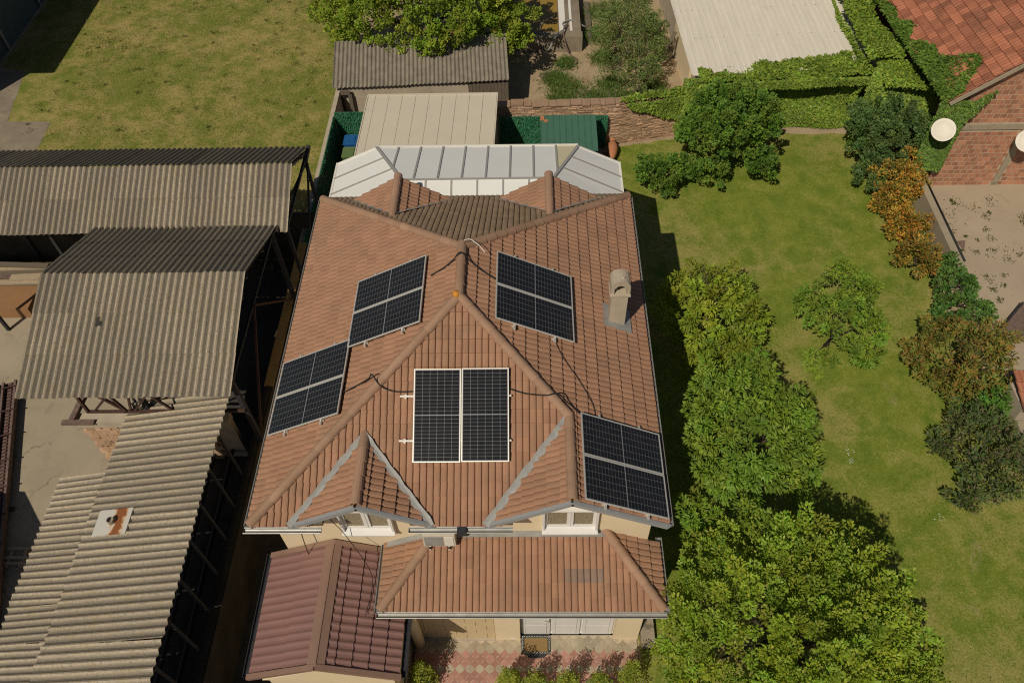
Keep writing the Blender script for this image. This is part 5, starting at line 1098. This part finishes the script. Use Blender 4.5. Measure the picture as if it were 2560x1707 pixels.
ivy('ivy_cover', 'ivy hanging down the right end of the stone wall', [
    ((5.6, 20.15, 0), U2, (0, 0, 1), N2, 3.7, 2.1, 5200, lambda u, v: (v > 2.05 - (u - .0) * .42 - .25 * wav(u * 2, v)) | (u > 3.0) | ((u > 2.2) & (v < .8) & (v > .25)), .15),
    ((5.4, 20.05, 2.05), U2, (0, 1, 0), (0, 0, 1), 3.8, .6, 1800, lambda u, v: (v < .2 + .12 * u), .15),
    ((8.0, 20.35, 1.6), (0, 0, 1), (1, .12, 0), (-.2, -.9, .4), 1.4, .7, 900, lambda u, v: u > -1, .2)], IV)
ivy('ivy_cover', 'ivy strip climbing between the white roof and the tiled roof', [
    ((14.95, 20.6, 3.3), (-.06, 1, .05), (1, 0, .12), (-.2, -.1, 1), 12, 1.6, 12500, lambda u, v: (v > .1 + .3 * wav(u, u * .7) * (u > 1)) & (v < 1.4 + .25 * np.sin(u * 1.7)), .4),
    ((15.3, 20.6, 1.2), (-.06, 1, 0), (0, 0, 1), (-1, -.3, .2), 6, 2.1, 3500, lambda u, v: u > -1, .3),
    ((15.2, 20.3, 0), (1, -.5, 0), (0, 0, 1), (-.5, -1, .25), 2.6, 3.5, 6500, lambda u, v: u > -1, .5),
    ((15.5, 19.5, 3.0), (1, -.6, .2), (0, 1, .1), (-.3, -.5, 1), 2.0, 1.6, 3200, lambda u, v: u > -1, .4)], IV)
Vb_, Ub_ = np.array(Vb), np.array((.07, -1, 0)); NB = np.array(FBm.to_3x3() @ Vector((0, 0, 1))); FO = np.array(FBm.translation)
ivy('ivy_cover', 'ivy creeping over the tiled roof corner and brick gable', [
    (FO + Ub_ * 5.0 + Vb_ * -.1, Ub_, Vb_, NB, 3.0, 2.2, 6500, lambda u, v: (v < .55 + .5 * np.maximum(0, np.sin((u - .6) * 1.5)) * 1.9 + .2 * wav(u * 2, v)) & (u < 2.85), .2),
    (FO + Vb_ * -.15, Ub_, Vb_, NB, 5.2, .9, 3500, lambda u, v: v < .25 + .4 * wav(u * 1.3, u), .25),
    ((17.3, 17.12, 1.0), (1, 0, 0), (0, 0, 1), (0, -1, .1), 1.7, 3.6, 3200, lambda u, v: (v > 1.7) & (u < .05 + (v - 1.7) * .5) & (u < .9) & (v < 2.9 + u * .75), .12),
    ((16.6, 17.3, 1.0), (1, -.15, 0), (0, 0, 1), (-.4, -.8, .3), 1.0, 3.1, 3000, lambda u, v: u > -1, .35)], [(.10, .175, .03), (.135, .22, .035), (.17, .26, .04)])
# ground cover
def blades(name, label, P, L, Wd, pal, lean=.5, kind='stuff'):
    n = len(P); D = rng.normal(0, lean, (n, 3)); D[:, 2] = rng.uniform(.5, 1, n); N_ = rng.normal(0, 1, (n, 3)); N_[:, 2] = np.abs(N_[:, 2]) + .4
    return tag(leafset(name, P, D, N_, L * rng.uniform(.6, 1.3, n), Wd, colours(n, pal, .3)), label, None, None, kind)
def clumps(cs, n, sig): 
    k = rng.integers(0, len(cs), n); c = np.array(cs)[k]; q = rng.normal(0, 1, (n, 2)); P = np.zeros((n, 3)); P[:, :2] = c[:, :2] + q * (c[:, 2:3] * sig); return P
cs = [(3.9, 22.5, 1.1), (5.1, 22.3, .9), (3.3, 24.2, .8), (2.5, 22.3, .4), (4.4, 21.7, .8), (2.8, 24.9, .5), (6.0, 23.3, .6), (4.6, 23.4, .7), (5.2, 26.5, .6), (4.9, 28.5, .7), (5.1, 30.5, .8), (7.3, 24.0, .5), (3.4, 26.1, .4), (3.0, 23.2, .5), (5.4, 24.4, .6), (5.8, 21.4, .6)]
blades('weeds', 'tall green grass and weeds on the soil behind the stone wall', clumps(cs, 16000, .55) + np.array([0, 0, .01]), .26, .028, [(.10, .18, .03), (.14, .22, .045), (.18, .23, .07)])
cs = [(rng.uniform(-21, -7), rng.uniform(13, 36), rng.uniform(.1, .35)) for _ in range(240)] + [(-18.6 + rng.normal(0, 1.0), 28.6 + rng.normal(0, .7), .3) for _ in range(14)]
blades('meadow_weeds', 'dark green weed rosettes scattered over the dry meadow', clumps(cs, 6500, .5) + np.array([0, 0, .015]), .08, .028, [(.09, .12, .02), (.12, .15, .028), (.15, .17, .04)])
n = 42000; P = np.zeros((n, 3)); P[:, 0] = rng.uniform(-23, -6.7, n); P[:, 1] = rng.uniform(12.6, 38, n); P[:, 2] = .012
k = ~((P[:, 0] < -19.8) & (P[:, 1] < 26)); blades('meadow_grass', 'short dry grass of the meadow', P[k], .075, .02, [(.36, .29, .09), (.28, .26, .065), (.20, .22, .04), (.42, .33, .13)])
n = 42000; P = np.zeros((n, 3)); P[:, 0] = rng.uniform(4.8, 16.6, n); P[:, 1] = rng.uniform(-3, 20.3, n); P[:, 2] = .012
blades('lawn_grass', 'short mown grass of the garden lawn', P, .045, .018, [(.19, .25, .03), (.25, .29, .045), (.15, .21, .026), (.34, .31, .09)])
cs = [(11.35, 5.05, .16), (11.35, 4.75, .1), (13.45, 2.85, .14)]
blades('daisies', 'tiny white daisies in small patches on the lawn', clumps(cs, 70, .55) + np.array([0, 0, .03]), .032, .03, [(.7, .68, .6)], 1.5)
cs = [(rng.uniform(17.4, 22), rng.uniform(11, 16.8), rng.uniform(.05, .2)) for _ in range(45)] + [(18.3, 16.2, .3), (18.9, 15.9, .25), (19.6, 16.1, .25), (18.0, 15.4, .35), (20.6, 15.2, .3), (19.2, 13.6, .3), (20.2, 13.5, .3), (18.6, 13.4, .2), (21, 14.5, .3)]
blades('yard_weeds', 'sparse low weeds on the dusty neighbour yard', clumps(cs, 1500, .6) + np.array([0, 0, .02]), .09, .03, [(.08, .10, .03), (.12, .13, .04)])
